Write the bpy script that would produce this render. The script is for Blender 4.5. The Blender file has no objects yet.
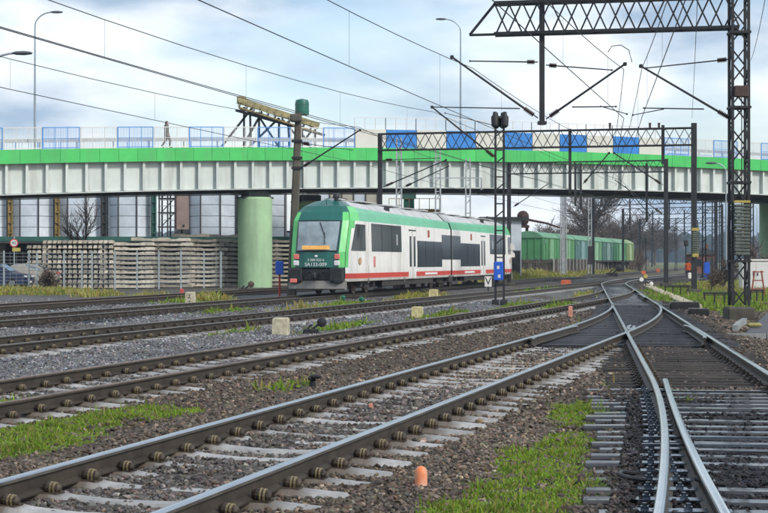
import bpy, bmesh, math, random
import numpy as np
from mathutils import Vector, Matrix

random.seed(7)
rng = np.random.default_rng(11)
SC = bpy.context.scene
COL = SC.collection
R = math.radians

# ------------------------------------------------------------------ camera
F = 1600.0            # focal length in pixels of the 768 px wide photograph
HC = 1.6              # eye height above the ballast
YH = 261.0            # horizon row
cam_d = bpy.data.cameras.new('camera')
cam_d.sensor_width = 36.0
cam_d.lens = 36.0 * F / 768.0
cam_d.clip_start = 0.1
cam_d.clip_end = 9000
cam = bpy.data.objects.new('camera', cam_d)
COL.objects.link(cam)
cam.location = (0, 0, HC)
cam.rotation_euler = (R(90) + math.atan((YH - 256.5) / F), 0, 0)
SC.camera = cam

# ------------------------------------------------------------------ sky and sun
SUN_DIR = Vector((0.62, -0.55, 0.62)).normalized()      # towards the sun
world = bpy.data.worlds.new('World')
SC.world = world
world.use_nodes = True
wn, wl = world.node_tree.nodes, world.node_tree.links
wn.clear()
w_out = wn.new('ShaderNodeOutputWorld')
w_bg = wn.new('ShaderNodeBackground')
w_sky = wn.new('ShaderNodeTexSky')
w_sky.sky_type = 'NISHITA'
w_sky.sun_disc = False
w_sky.sun_elevation = math.asin(SUN_DIR.z)
w_sky.sun_rotation = math.atan2(SUN_DIR.x, SUN_DIR.y)
w_sky.dust_density = 1.5
w_bg.inputs['Strength'].default_value = 0.115
w_tc = wn.new('ShaderNodeTexCoord')
w_map = wn.new('ShaderNodeMapping')
w_map.inputs['Scale'].default_value = (2.2, 2.2, 6.0)
w_map.inputs['Location'].default_value = (0.35, 0.9, 0.2)
w_n1 = wn.new('ShaderNodeTexNoise')
w_n1.inputs['Scale'].default_value = 2.3
w_n1.inputs['Detail'].default_value = 7
w_n1.inputs['Roughness'].default_value = 0.52
w_r1 = wn.new('ShaderNodeValToRGB')
w_r1.color_ramp.elements[0].position = 0.34
w_r1.color_ramp.elements[1].position = 0.60
w_n2 = wn.new('ShaderNodeTexNoise')
w_n2.inputs['Scale'].default_value = 2.9
w_n2.inputs['Detail'].default_value = 7
w_r2 = wn.new('ShaderNodeValToRGB')
w_r2.color_ramp.elements[0].position = 0.38
w_r2.color_ramp.elements[0].color = (2.3, 3.05, 4.0, 1)
w_r2.color_ramp.elements[1].position = 0.575
w_r2.color_ramp.elements[1].color = (6.2, 6.4, 6.6, 1)
w_mix = wn.new('ShaderNodeMix')
w_mix.data_type = 'RGBA'
w_fac = wn.new('ShaderNodeMath')
w_fac.operation = 'MULTIPLY_ADD'
w_fac.inputs[1].default_value = 0.80
w_fac.inputs[2].default_value = 0.18
wl.new(w_tc.outputs['Generated'], w_map.inputs['Vector'])
wl.new(w_map.outputs['Vector'], w_n1.inputs['Vector'])
wl.new(w_map.outputs['Vector'], w_n2.inputs['Vector'])
wl.new(w_n1.outputs['Fac'], w_r1.inputs['Fac'])
wl.new(w_n2.outputs['Fac'], w_r2.inputs['Fac'])
wl.new(w_r1.outputs['Color'], w_fac.inputs[0])
wl.new(w_fac.outputs[0], w_mix.inputs[0])
wl.new(w_sky.outputs['Color'], w_mix.inputs[6])
wl.new(w_r2.outputs['Color'], w_mix.inputs[7])
wl.new(w_mix.outputs[2], w_bg.inputs['Color'])
wl.new(w_bg.outputs['Background'], w_out.inputs['Surface'])

sun_d = bpy.data.lights.new('sun', 'SUN')
sun_d.energy = 1.5
sun_d.angle = R(10)
sun_d.color = (1.0, 0.95, 0.88)
sun = bpy.data.objects.new('sun', sun_d)
COL.objects.link(sun)
sun.rotation_euler = SUN_DIR.to_track_quat('Z', 'Y').to_euler()

SC.render.engine = 'CYCLES'
SC.view_settings.view_transform = 'Standard'
SC.view_settings.look = 'None'
SC.view_settings.exposure = 0.72
SC.view_settings.gamma = 1.0
SC.cycles.max_bounces = 6

# ------------------------------------------------------------------ materials
MATS = {}


def M(name, col, rough=0.7, metal=0.0, var=0.18, vs=2.0, col2=None, bump=0.0, bs=30.0, spec=0.5, stretch=(1, 1, 1), streak=None, rnd=0.0, rough2=None, coat=0.0):
    if name in MATS:
        return MATS[name]
    m = bpy.data.materials.new(name)
    m.use_nodes = True
    n, l = m.node_tree.nodes, m.node_tree.links
    b = n['Principled BSDF']
    b.inputs['Roughness'].default_value = rough
    b.inputs['Metallic'].default_value = metal
    b.inputs['Specular IOR Level'].default_value = spec
    if coat:
        b.inputs['Coat Weight'].default_value = coat
        b.inputs['Coat Roughness'].default_value = .06
    tc = n.new('ShaderNodeTexCoord')
    mp = n.new('ShaderNodeMapping')
    mp.inputs['Scale'].default_value = stretch
    l.new(tc.outputs['Object'], mp.inputs['Vector'])
    nz = n.new('ShaderNodeTexNoise')
    nz.inputs['Scale'].default_value = vs
    nz.inputs['Detail'].default_value = 6
    nz.inputs['Roughness'].default_value = 0.62
    l.new(mp.outputs['Vector'], nz.inputs['Vector'])
    rp = n.new('ShaderNodeValToRGB')
    rp.color_ramp.elements[0].position = 0.33
    rp.color_ramp.elements[1].position = 0.67
    c1 = [max(0, c * (1 - var)) for c in col] if col2 is None else list(col)
    c2 = [min(1, c * (1 + var)) for c in col] if col2 is None else list(col2)
    rp.color_ramp.elements[0].color = c1 + [1]
    rp.color_ramp.elements[1].color = c2 + [1]
    l.new(nz.outputs['Fac'], rp.inputs['Fac'])
    out = rp.outputs['Color']
    if streak:                                           # dirt running down the face
        mp2 = n.new('ShaderNodeMapping')
        mp2.inputs['Scale'].default_value = (streak[1], streak[1], streak[1] * 0.12)
        l.new(tc.outputs['Object'], mp2.inputs['Vector'])
        n2 = n.new('ShaderNodeTexNoise')
        n2.inputs['Scale'].default_value = 1.0
        n2.inputs['Detail'].default_value = 5
        l.new(mp2.outputs['Vector'], n2.inputs['Vector'])
        r2 = n.new('ShaderNodeValToRGB')
        r2.color_ramp.elements[0].position = 0.52
        r2.color_ramp.elements[1].position = 0.78
        r2.color_ramp.elements[1].color = (streak[2],) * 3 + (1,)
        l.new(n2.outputs['Fac'], r2.inputs['Fac'])
        mx = n.new('ShaderNodeMix')
        mx.data_type = 'RGBA'
        mx.inputs[7].default_value = tuple(streak[0]) + (1,)
        l.new(r2.outputs['Color'], mx.inputs[0])
        l.new(out, mx.inputs[6])
        out = mx.outputs[2]
    if rnd:                                              # every copy a little lighter or darker
        oi = n.new('ShaderNodeObjectInfo')
        mr = n.new('ShaderNodeMapRange')
        mr.inputs[3].default_value = 1 - rnd
        mr.inputs[4].default_value = 1 + rnd
        l.new(oi.outputs['Random'], mr.inputs[0])
        mm = n.new('ShaderNodeMix')
        mm.data_type = 'RGBA'
        mm.blend_type = 'MULTIPLY'
        mm.inputs[0].default_value = 1
        l.new(out, mm.inputs[6])
        l.new(mr.outputs[0], mm.inputs[7])
        out = mm.outputs[2]
    if rough2 is not None:                               # wet and dry patches
        nr = n.new('ShaderNodeTexNoise')
        nr.inputs['Scale'].default_value = rough2[1]
        nr.inputs['Detail'].default_value = 4
        l.new(mp.outputs['Vector'], nr.inputs['Vector'])
        rr = n.new('ShaderNodeMapRange')
        rr.inputs[1].default_value = .38
        rr.inputs[2].default_value = .62
        rr.inputs[3].default_value = rough
        rr.inputs[4].default_value = rough2[0]
        l.new(nr.outputs['Fac'], rr.inputs[0])
        l.new(rr.outputs[0], b.inputs['Roughness'])
    l.new(out, b.inputs['Base Color'])
    if bump:
        nb = n.new('ShaderNodeTexNoise')
        nb.inputs['Scale'].default_value = bs
        nb.inputs['Detail'].default_value = 5
        l.new(mp.outputs['Vector'], nb.inputs['Vector'])
        bp = n.new('ShaderNodeBump')
        bp.inputs['Strength'].default_value = bump
        bp.inputs['Distance'].default_value = 0.02
        l.new(nb.outputs['Fac'], bp.inputs['Height'])
        l.new(bp.outputs['Normal'], b.inputs['Normal'])
    MATS[name] = m
    return m


def M_attr(name, rough=0.8, attr='col', spec=0.4, trans=0.0, bump=0.0):
    m = bpy.data.materials.new(name)
    m.use_nodes = True
    n, l = m.node_tree.nodes, m.node_tree.links
    b = n['Principled BSDF']
    b.inputs['Roughness'].default_value = rough
    b.inputs['Specular IOR Level'].default_value = spec
    a = n.new('ShaderNodeAttribute')
    a.attribute_name = attr
    l.new(a.outputs['Color'], b.inputs['Base Color'])
    if trans:
        t = n.new('ShaderNodeBsdfTranslucent')
        l.new(a.outputs['Color'], t.inputs['Color'])
        ms = n.new('ShaderNodeMixShader')
        ms.inputs[0].default_value = trans
        l.new(b.outputs[0], ms.inputs[1])
        l.new(t.outputs[0], ms.inputs[2])
        l.new(ms.outputs[0], n['Material Output'].inputs['Surface'])
    MATS[name] = m
    return m


# ------------------------------------------------------------------ mesh builder
class MB:
    def __init__(self):
        self.v, self.f, self.mi = [], [], []

    def add(self, verts, faces, mi=0):
        o = len(self.v)
        self.v.extend([tuple(p) for p in verts])
        self.f.extend([tuple(i + o for i in f) for f in faces])
        self.mi.extend([mi] * len(faces))
        return self

    def box(self, c, s, rz=0.0, mi=0, taper=1.0):
        hx, hy, hz = s[0] / 2, s[1] / 2, s[2] / 2
        ca, sa = math.cos(rz), math.sin(rz)
        vs = []
        for z, k in ((-hz, 1.0), (hz, taper)):
            for x, y in ((-hx, -hy), (hx, -hy), (hx, hy), (-hx, hy)):
                x *= k
                y *= k
                vs.append((c[0] + x * ca - y * sa, c[1] + x * sa + y * ca, c[2] + z))
        return self.add(vs, [(0, 3, 2, 1), (4, 5, 6, 7), (0, 1, 5, 4), (1, 2, 6, 5), (2, 3, 7, 6), (3, 0, 4, 7)], mi)

    def cbox(self, c, s, b=0.02, rz=0.0, mi=0):
        """box with chamfered upper and vertical edges"""
        hx, hy, hz = s[0] / 2, s[1] / 2, s[2] / 2
        ca, sa = math.cos(rz), math.sin(rz)

        def ring(hx, hy, z):
            k = min(b, hx * .9, hy * .9)
            pts = [(-hx + k, -hy), (hx - k, -hy), (hx, -hy + k), (hx, hy - k), (hx - k, hy), (-hx + k, hy), (-hx, hy - k), (-hx, -hy + k)]
            return [(c[0] + x * ca - y * sa, c[1] + x * sa + y * ca, c[2] + z) for x, y in pts]
        r = [ring(hx - b, hy - b, -hz), ring(hx, hy, -hz + b), ring(hx, hy, hz - b), ring(hx - b, hy - b, hz)]
        vs = sum(r, [])
        fs = [tuple(range(7, -1, -1)), tuple(range(24, 32))]
        for k in range(3):
            for i in range(8):
                j = (i + 1) % 8
                fs.append((k * 8 + i, k * 8 + j, (k + 1) * 8 + j, (k + 1) * 8 + i))
        return self.add(vs, fs, mi)

    def beam(self, p0, p1, w, h=None, mi=0):
        """square bar between two points"""
        h = h or w
        p0, p1 = Vector(p0), Vector(p1)
        d = (p1 - p0).normalized()
        up = Vector((0, 0, 1)) if abs(d.z) < 0.95 else Vector((0, 1, 0))
        a = d.cross(up).normalized() * (w / 2)
        b = a.normalized().cross(d) * (h / 2)
        vs = [p0 - a - b, p0 + a - b, p0 + a + b, p0 - a + b, p1 - a - b, p1 + a - b, p1 + a + b, p1 - a + b]
        return self.add(vs, [(0, 3, 2, 1), (4, 5, 6, 7), (0, 1, 5, 4), (1, 2, 6, 5), (2, 3, 7, 6), (3, 0, 4, 7)], mi)

    def tube(self, p0, p1, r0, r1=None, n=8, mi=0, caps=True):
        r1 = r0 if r1 is None else r1
        p0, p1 = Vector(p0), Vector(p1)
        d = (p1 - p0).normalized()
        up = Vector((0, 0, 1)) if abs(d.z) < 0.95 else Vector((0, 1, 0))
        a = d.cross(up).normalized()
        b = a.cross(d)
        vs = []
        for p, r in ((p0, r0), (p1, r1)):
            for i in range(n):
                t = 2 * math.pi * i / n
                vs.append(p + (a * math.cos(t) + b * math.sin(t)) * r)
        fs = [(i, (i + 1) % n, n + (i + 1) % n, n + i) for i in range(n)]
        if caps:
            fs += [tuple(range(n - 1, -1, -1)), tuple(range(n, 2 * n))]
        return self.add(vs, fs, mi)

    def poly(self, pts, r, n=6, mi=0, rend=None):
        """tube along a polyline"""
        pts = [Vector(p) for p in pts]
        vs, fs = [], []
        for k, p in enumerate(pts):
            d = (pts[min(k + 1, len(pts) - 1)] - pts[max(k - 1, 0)]).normalized()
            up = Vector((0, 0, 1)) if abs(d.z) < 0.95 else Vector((0, 1, 0))
            a = d.cross(up).normalized()
            b = a.cross(d)
            rr = r if rend is None else r + (rend - r) * k / (len(pts) - 1)
            for i in range(n):
                t = 2 * math.pi * i / n
                vs.append(p + (a * math.cos(t) + b * math.sin(t)) * rr)
        for k in range(len(pts) - 1):
            for i in range(n):
                j = (i + 1) % n
                fs.append((k * n + i, k * n + j, (k + 1) * n + j, (k + 1) * n + i))
        fs += [tuple(range(n - 1, -1, -1)), tuple(range((len(pts) - 1) * n, len(pts) * n))]
        return self.add(vs, fs, mi)

    def lathe(self, c, prof, n=16, mi=0):
        """prof: (radius, z) from bottom to top, axis vertical at c"""
        vs, fs = [], []
        for r, z in prof:
            for i in range(n):
                t = 2 * math.pi * i / n
                vs.append((c[0] + r * math.cos(t), c[1] + r * math.sin(t), c[2] + z))
        for k in range(len(prof) - 1):
            for i in range(n):
                j = (i + 1) % n
                fs.append((k * n + i, k * n + j, (k + 1) * n + j, (k + 1) * n + i))
        fs += [tuple(range(n - 1, -1, -1)), tuple(range((len(prof) - 1) * n, len(prof) * n))]
        return self.add(vs, fs, mi)

    def prism(self, prof, p0, ax, ay, az, mi=0):
        """polygon prof of (a, b) in plane ax, ay at p0, extruded by vector az"""
        p0, ax, ay, az = Vector(p0), Vector(ax), Vector(ay), Vector(az)
        n = len(prof)
        vs = [p0 + ax * a + ay * b for a, b in prof] + [p0 + ax * a + ay * b + az for a, b in prof]
        fs = [tuple(range(n - 1, -1, -1)), tuple(range(n, 2 * n))]
        fs += [(i, (i + 1) % n, n + (i + 1) % n, n + i) for i in range(n)]
        return self.add(vs, fs, mi)

    def quad(self, a, b, c, d, mi=0):
        return self.add([a, b, c, d], [(0, 1, 2, 3)], mi)

    def mesh(self, name, mats, smooth=False):
        me = bpy.data.meshes.new(name)
        me.from_pydata(self.v, [], self.f)
        if not isinstance(mats, (list, tuple)):
            mats = [mats]
        for m in mats:
            me.materials.append(m)
        if len(mats) > 1:
            me.polygons.foreach_set('material_index', self.mi)
        bm = bmesh.new()
        bm.from_mesh(me)
        bmesh.ops.recalc_face_normals(bm, faces=bm.faces)
        bm.to_mesh(me)
        bm.free()
        if smooth:
            me.shade_smooth()
            me.set_sharp_from_angle(angle=R(38))
        me.update()
        return me

    def build(self, name, mats, parent=None, smooth=False, world=False, loc=(0, 0, 0)):
        if world and parent is not None:
            l = parent_world(parent)
            self.v = [(p[0] - l[0], p[1] - l[1], p[2] - l[2]) for p in self.v]
        o = bpy.data.objects.new(name, self.mesh(name, mats, smooth))
        COL.objects.link(o)
        o.location = loc
        if parent is not None:
            o.parent = parent
        return o


def parent_world(p):
    l = Vector(p.location)
    while p.parent is not None:
        p = p.parent
        l += p.location
    return l


def tag(o, label=None, cat=None, group=None, kind=None):
    if label:
        o['label'] = label
    if cat:
        o['category'] = cat
    if group:
        o['group'] = group
    if kind:
        o['kind'] = kind
    return o


def thing(name, label, cat, loc=(0, 0, 0), rz=0.0, group=None):
    o = bpy.data.objects.new(name, None)
    o.empty_display_size = 0.3
    COL.objects.link(o)
    o.location = loc
    o.rotation_euler = (0, 0, rz)
    return tag(o, label, cat, group)


def inst(name, me, parent=None, loc=(0, 0, 0), rz=0.0):
    o = bpy.data.objects.new(name, me)
    COL.objects.link(o)
    o.location = loc
    o.rotation_euler = (0, 0, rz)
    if parent is not None:
        o.parent = parent
    return o


def copy_tree(o, parent=None):
    c = o.copy()
    COL.objects.link(c)
    c.parent = parent
    for ch in list(o.children):
        copy_tree(ch, c)
    return c


def at(px, py, Y):
    """world point that shows at photograph pixel (px, py) when it stands Y metres away"""
    return Vector(((px - 384.0) / F * Y, Y, HC - (py - YH) / F * Y))


def gp(px, py):
    """point on the ground at a photograph pixel"""
    Y = F * HC / (py - YH)
    return Vector(((px - 384.0) / F * Y, Y, 0))


def text(body, size, parent, mat, loc, rot, name='lettering', extrude=0.002, align='CENTER'):
    cu = bpy.data.curves.new(name, 'FONT')
    cu.body = body
    cu.size = size
    cu.extrude = extrude
    cu.align_x = align
    cu.align_y = 'CENTER'
    cu.resolution_u = 3
    tmp = bpy.data.objects.new(name, cu)
    COL.objects.link(tmp)
    dg = bpy.context.evaluated_depsgraph_get()
    me = bpy.data.meshes.new_from_object(tmp.evaluated_get(dg))
    bpy.data.objects.remove(tmp)
    me.materials.clear()
    me.materials.append(mat)
    o = bpy.data.objects.new(name, me)
    COL.objects.link(o)
    o.parent = parent
    o.location = loc
    o.rotation_euler = rot
    return o


def smooth01(t):
    t = np.clip(t, 0, 1)
    return t * t * (3 - 2 * t)


# ------------------------------------------------------------------ track lines (X as a function of Y)
def blend(Y, y0, x0, s0, y1, s1):
    """line of slope s0 through (y0, x0) that bends to slope s1 between y0 and y1"""
    Y = np.asarray(Y, float)
    t = np.clip(Y - y0, 0, y1 - y0)
    return x0 + s0 * np.minimum(Y - y0, y1 - y0) + (s1 - s0) * t * t / (2 * (y1 - y0)) + s1 * np.maximum(Y - y1, 0)


def c_main(Y):
    return blend(Y, 96, 1.53 + .128 * 96, .128, 132, .27)


def c_main_near(Y):            # branch that leaves to the left towards the camera
    Y = np.asarray(Y, float)
    return 1.53 + .128 * Y - .0031 * np.maximum(20 - Y, 0) ** 2


def c_L(Y):
    return blend(Y, 32, -4.49 + .267 * 32, .267, 55, .128)


def c_T2(Y):
    return blend(Y, 60, -9.055 + .275 * 60, .275, 84, .128)


def c_T3(Y):
    return -14.6 + .27 * np.asarray(Y, float)


def c_T4(Y):
    return -19.46 + .25 * np.asarray(Y, float)


def c_T5(Y):
    return -23.84 + .22 * np.asarray(Y, float)


def c_T6(Y):
    return -8.6 + .27 * np.asarray(Y, float)


def c_T7(Y):
    return -2.6 + .285 * np.asarray(Y, float)


TRACKS = {'main': (c_main, 3, 420), 'L': (c_L, 2, 55), 'T2': (c_T2, 5, 84), 'T3': (c_T3, 10, 132),
          'T4': (c_T4, 15, 400), 'T5': (c_T5, 20, 118), 'T6': (c_T6, 122, 420), 'T7': (c_T7, 118, 420)}


def track_dist(X, Y):
    d = np.full(np.shape(X), 99.0)
    for k, (fn, a, b) in TRACKS.items():
        dd = np.abs(X - fn(Y)) * .965
        dd = np.where((Y < a - 1) | (Y > b + 1), 99.0, dd)
        d = np.minimum(d, dd)
    return d


def lattice_noise(X, Y, s, seed):
    """smooth value noise, 0..1"""
    X = np.asarray(X, float) / s + seed * 17.3
    Y = np.asarray(Y, float) / s + seed * 9.1
    xi, yi = np.floor(X), np.floor(Y)
    fx, fy = X - xi, Y - yi
    fx, fy = fx * fx * (3 - 2 * fx), fy * fy * (3 - 2 * fy)

    def h(a, b):
        v = np.sin(a * 127.1 + b * 311.7 + seed * 74.7) * 43758.5453
        return v - np.floor(v)
    return (h(xi, yi) * (1 - fx) + h(xi + 1, yi) * fx) * (1 - fy) + (h(xi, yi + 1) * (1 - fx) + h(xi + 1, yi + 1) * fx) * fy


def ground_z(X, Y):
    X, Y = np.asarray(X, float), np.asarray(Y, float)
    d = track_dist(X, Y)
    sink = -0.10 * smooth01((d - 1.5) / 0.9)
    rise = .55 * smooth01((-19.23 + .25 * Y - 1.9 - X) / 2.5) * smooth01((Y - 124) / 20)
    bed = .03 * smooth01((1.45 - np.abs(X - c_main(Y) + .05)) / .2) * smooth01((20.2 - Y) / .6)
    return sink + rise + bed + (lattice_noise(X, Y, .9, 1) - .5) * .05 + (lattice_noise(X, Y, .25, 2) - .5) * .025 - .012


# patches of vegetation: pixel of centre, half length along the track, half width, strength, kind
VEG = []


def veg(px, py, a, b, s, kind, slope=.26):
    p = gp(px, py)
    VEG.append((p.x, p.y, a, b, s, kind, slope))


veg(15, 436, 1.6, .55, 1, 'fresh', .3); veg(65, 424, 1.9, .50, 1, 'fresh', .3); veg(125, 413, 1.5, .30, .9, 'fresh', .3)
veg(172, 409, 1.2, .16, .8, 'fresh', .3); veg(5, 405, .8, .35, .8, 'fresh')
veg(530, 494, 1.4, .55, 1, 'fresh', .15); veg(472, 506, .8, .42, 1, 'fresh', .15); veg(505, 482, 1.1, .45, 1, 'fresh', .18); veg(545, 466, 1.2, .34, 1, 'fresh', .15)
veg(560, 443, 1.8, .36, .95, 'fresh', .2); veg(578, 412, 1.6, .36, 1, 'fresh', .15); veg(520, 455, 1.4, .34, .9, 'fresh', .2); veg(495, 470, .5, .2, .5, 'fresh', .2)
veg(290, 382, 1.2, .22, .8, 'fresh', .3); veg(265, 386, .8, .16, .6, 'fresh', .3)
veg(340, 323, 4, .35, .9, 'fresh'); veg(440, 312, 5, .35, .8, 'fresh'); veg(520, 303, 6, .4, .8, 'fresh')
veg(240, 331, 3, .25, .6, 'fresh')
veg(300, 307, 4, .5, .6, 'dry', .25); veg(220, 311, 4, .5, .5, 'fresh', .25)
veg(420, 296, 8, .7, .6, 'dry', .25); veg(540, 291, 10, .8, .8, 'fresh', .25); veg(350, 302, 5, .6, .9, 'fresh', .25)
veg(20, 291, 3, 3.0, 1, 'tall'); veg(60, 292, 3, 1.6, 1, 'tall'); veg(-20, 292, 3, 3, 1, 'tall'); veg(100, 294, 3, .7, .8, 'tall')
veg(150, 297, 3, .6, .7, 'tall'); veg(215, 299, 3, .7, .8, 'tall'); veg(180, 301, 3, .7, .7, 'fresh')
VEG += [(15.5, 149, 11, 2.6, 1, 'dry', .26), (18.8, 163, 14, 1.8, 1, 'dry', .26), (24, 184, 20, 1.8, 1, 'dry', .26), (31, 212, 20, 1.8, 1, 'dry', .26), (11.5, 140, 12, 2.4, 1, 'dry', .25), (8.5, 126, 12, 1.8, .9, 'dry', .25), (20, 158, 12, .8, .9, 'fresh', .25)]
veg(700, 298, 11, 2.6, 1, 'fresh', .12); veg(725, 304, 7, 1.9, 1, 'fresh', .12); veg(685, 291, 10, 2.4, 1, 'fresh', .15); veg(745, 296, 9, 2.4, .9, 'fresh', .15); veg(720, 285, 12, 3, .8, 'dry', .2)
veg(672, 285, 9, 1.2, .8, 'fresh', .2); veg(760, 290, 10, 3, .8, 'dry', .15); veg(735, 312, 2.5, .5, .8, 'fresh', .1)
veg(575, 326, 2.5, .35, .6, 'fresh', .2); veg(560, 306, 5, .5, .7, 'fresh', .24); veg(585, 298, 6, .5, .6, 'dry', .24)
veg(610, 385, .7, .14, .6, 'fresh', .14)
veg(690, 405, .5, .12, .35, 'fresh', .13)


def veg_field(X, Y):
    """(green, dry) coverage 0..1"""
    g = np.zeros(np.shape(X))
    dr = np.zeros(np.shape(X))
    for x, y, a, b, s, kind, sl in VEG:
        c = 1 / math.hypot(1, sl)
        u = ((X - x) * sl + (Y - y)) * c
        v = ((X - x) - (Y - y) * sl) * c
        w = s * np.clip(1.25 - np.sqrt((u / a) ** 2 + (v / b) ** 2), 0, 1)
        if kind == 'fresh':
            g = np.maximum(g, w)
        else:
            dr = np.maximum(dr, w)
    n = lattice_noise(X, Y, .6, 5) * .6 + lattice_noise(X, Y, .17, 6) * .6
    return np.clip((g * 1.6 - n * .78) * 1.9, 0, 1), np.clip((dr * 1.5 - n * .8) * 1.6, 0, 1)
# ------------------------------------------------------------------ ground
def graded(lo, hi, fine, step, grow=1.35, top=400):
    a = list(np.arange(fine[0], fine[1] + 1e-6, step))
    s = step
    while a[-1] < hi:
        s = min(s * grow, top)
        a.append(min(hi, a[-1] + s))
    s = step
    while a[0] > lo:
        s = min(s * grow, top)
        a.insert(0, max(lo, a[0] - s))
    return np.array(a)


gx = graded(-4000, 4000, (-13, 14), .16, 1.09)
gy = graded(-600, 7000, (6, 34), .16, 1.05)
GX, GY = np.meshgrid(gx, gy)
GZ = ground_z(GX, GY)
nx, ny = len(gx), len(gy)
verts = np.stack([GX, GY, GZ], -1).reshape(-1, 3)
ii = np.arange(nx * ny).reshape(ny, nx)
quads = np.stack([ii[:-1, :-1], ii[:-1, 1:], ii[1:, 1:], ii[1:, :-1]], -1).reshape(-1, 4)


def np_mesh(name, verts, faces, mat, cols=None, smooth=False):
    me = bpy.data.meshes.new(name)
    k = faces.shape[1]
    me.vertices.add(len(verts))
    me.vertices.foreach_set('co', np.ascontiguousarray(verts, np.float32).ravel())
    me.loops.add(faces.size)
    me.loops.foreach_set('vertex_index', np.ascontiguousarray(faces, np.int32).ravel())
    me.polygons.add(len(faces))
    me.polygons.foreach_set('loop_start', np.arange(0, faces.size, k, dtype=np.int32))
    me.polygons.foreach_set('loop_total', np.full(len(faces), k, np.int32))
    if cols is not None:
        a = me.color_attributes.new('col', 'FLOAT_COLOR', 'POINT')
        c4 = np.ones((len(verts), 4), np.float32)
        c4[:, :3] = cols
        a.data.foreach_set('color', c4.ravel())
    me.materials.append(mat)
    me.update(calc_edges=True)
    if smooth:
        me.shade_smooth()
    else:
        me.shade_flat()
    return me


BROWN = np.array([.088, .070, .053])
GREY = np.array([.125, .125, .128])
SOIL = np.array([.066, .053, .041])
OIL = np.array([.016, .0155, .018])


def stone_base(X, Y):
    """real ballast and soil colour over the yard"""
    X, Y = np.asarray(X, float), np.asarray(Y, float)
    shp = X.shape
    X, Y = X.ravel(), Y.ravel()
    n1 = lattice_noise(X, Y, 2.3, 3)[:, None]
    n2 = lattice_noise(X, Y, .7, 4)[:, None]
    c = BROWN[None] * (0.75 + .5 * n1)
    # grey clean ballast between the second and third track and around them
    g = smooth01((c_T2(Y) + .6 - X) / 1.0)[:, None] * smooth01((n1 * .7 + n2 * .5 - .12) / .35)
    c = c * (1 - g) + GREY[None] * (0.75 + .5 * n2) * g
    # between the rails of the second and the third track
    for fn in (c_L, c_T2, c_T3):
        k = (smooth01((1.0 - np.abs(X - fn(Y)) * .965) / .4) * .65)[:, None]
        c = c * (1 - k) + np.array([.082, .077, .074])[None] * (.8 + .4 * n2) * k
    # soil strip beside the third track
    s = (smooth01((X - c_T2(Y) - .8) / .5) * smooth01((c_L(Y) - 1.3 - X) / .5) * .7)[:, None] * n1
    c = c * (1 - s) + SOIL[None] * s
    # oily switch area of the through track
    m = np.abs(X - c_main(Y)) * .99
    o = (smooth01((1.9 - m) / .9) * np.where(Y < 24, 1 - smooth01((Y - 17.5) / 2.5) * .8, .2 + .75 * smooth01((Y - 29) / 4)))[:, None]
    o = np.maximum(o, (smooth01((1.3 - np.abs(X - c_L(Y))) / .8) * smooth01((Y - 27) / 4))[:, None] * .9)
    c = c * (1 - o) + OIL[None] * (.7 + .6 * n2) * o
    # sandy dust between the nearest rails before the switch
    sd = (smooth01((.9 - np.abs(X - c_L(Y))) / .4) * np.exp(-((Y - 24) / 3.2) ** 2))[:, None] * .8
    c = c * (1 - sd) + np.array([.15, .115, .08])[None] * (.7 + .5 * n2) * sd
    # rust dust by the frog
    r = np.exp(-(((X - c_L(Y) - 1.1) / .5) ** 2) - ((Y - 29) / 3.0) ** 2)[:, None] * .7
    c = c * (1 - r) + np.array([.13, .08, .05])[None] * r
    # general far yard: dusty soil
    f = smooth01((Y - 60) / 40)[:, None] * .6 * smooth01((track_dist(X, Y) - 1.4) / .6)[:, None]
    c = c * (1 - f) + np.array([.095, .083, .060])[None] * f
    return c.reshape(shp + (3,))


gc = stone_base(GX, GY)
vg, vd = veg_field(GX, GY)
gc = gc * (1 - vg[..., None] * .85) + np.array([.12, .19, .035]) * vg[..., None] * .85
gc = gc * (1 - vd[..., None] * .85) + np.array([.20, .18, .065]) * vd[..., None] * .85
far = smooth01((GY - 170) / 120) * (1 - smooth01((3.0 - track_dist(GX, GY)) / 2))
wide = smooth01((np.abs(GX - .25 * GY + 4) - 45) / 40)
far = np.maximum(far, wide)[..., None]
gc = gc * (1 - far) + np.array([.13, .135, .06]) * (0.7 + .6 * lattice_noise(GX, GY, 25, 8))[..., None] * far

mg = bpy.data.materials.new('ballast_ground')
mg.use_nodes = True
n, l = mg.node_tree.nodes, mg.node_tree.links
b = n['Principled BSDF']
b.inputs['Roughness'].default_value = .8
b.inputs['Specular IOR Level'].default_value = .2
at_ = n.new('ShaderNodeAttribute'); at_.attribute_name = 'col'
tc = n.new('ShaderNodeTexCoord')
vo = n.new('ShaderNodeTexVoronoi'); vo.inputs['Scale'].default_value = 17
vo2 = n.new('ShaderNodeTexVoronoi'); vo2.inputs['Scale'].default_value = 17
vo2.feature = 'DISTANCE_TO_EDGE'
l.new(tc.outputs['Object'], vo.inputs['Vector']); l.new(tc.outputs['Object'], vo2.inputs['Vector'])
sep = n.new('ShaderNodeSeparateColor')
l.new(vo.outputs['Color'], sep.inputs[0])
mul = n.new('ShaderNodeMapRange'); mul.inputs[3].default_value = .5; mul.inputs[4].default_value = 1.55
l.new(sep.outputs[0], mul.inputs[0])
mx = n.new('ShaderNodeMix'); mx.data_type = 'RGBA'; mx.blend_type = 'MULTIPLY'; mx.inputs[0].default_value = 1
l.new(at_.outputs['Color'], mx.inputs[6]); l.new(mul.outputs[0], mx.inputs[7])
l.new(mx.outputs[2], b.inputs['Base Color'])
ed = n.new('ShaderNodeMapRange'); ed.inputs[1].default_value = 0; ed.inputs[2].default_value = .02
l.new(vo2.outputs['Distance'], ed.inputs[0])
bp = n.new('ShaderNodeBump'); bp.inputs['Strength'].default_value = .9; bp.inputs['Distance'].default_value = .03
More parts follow.
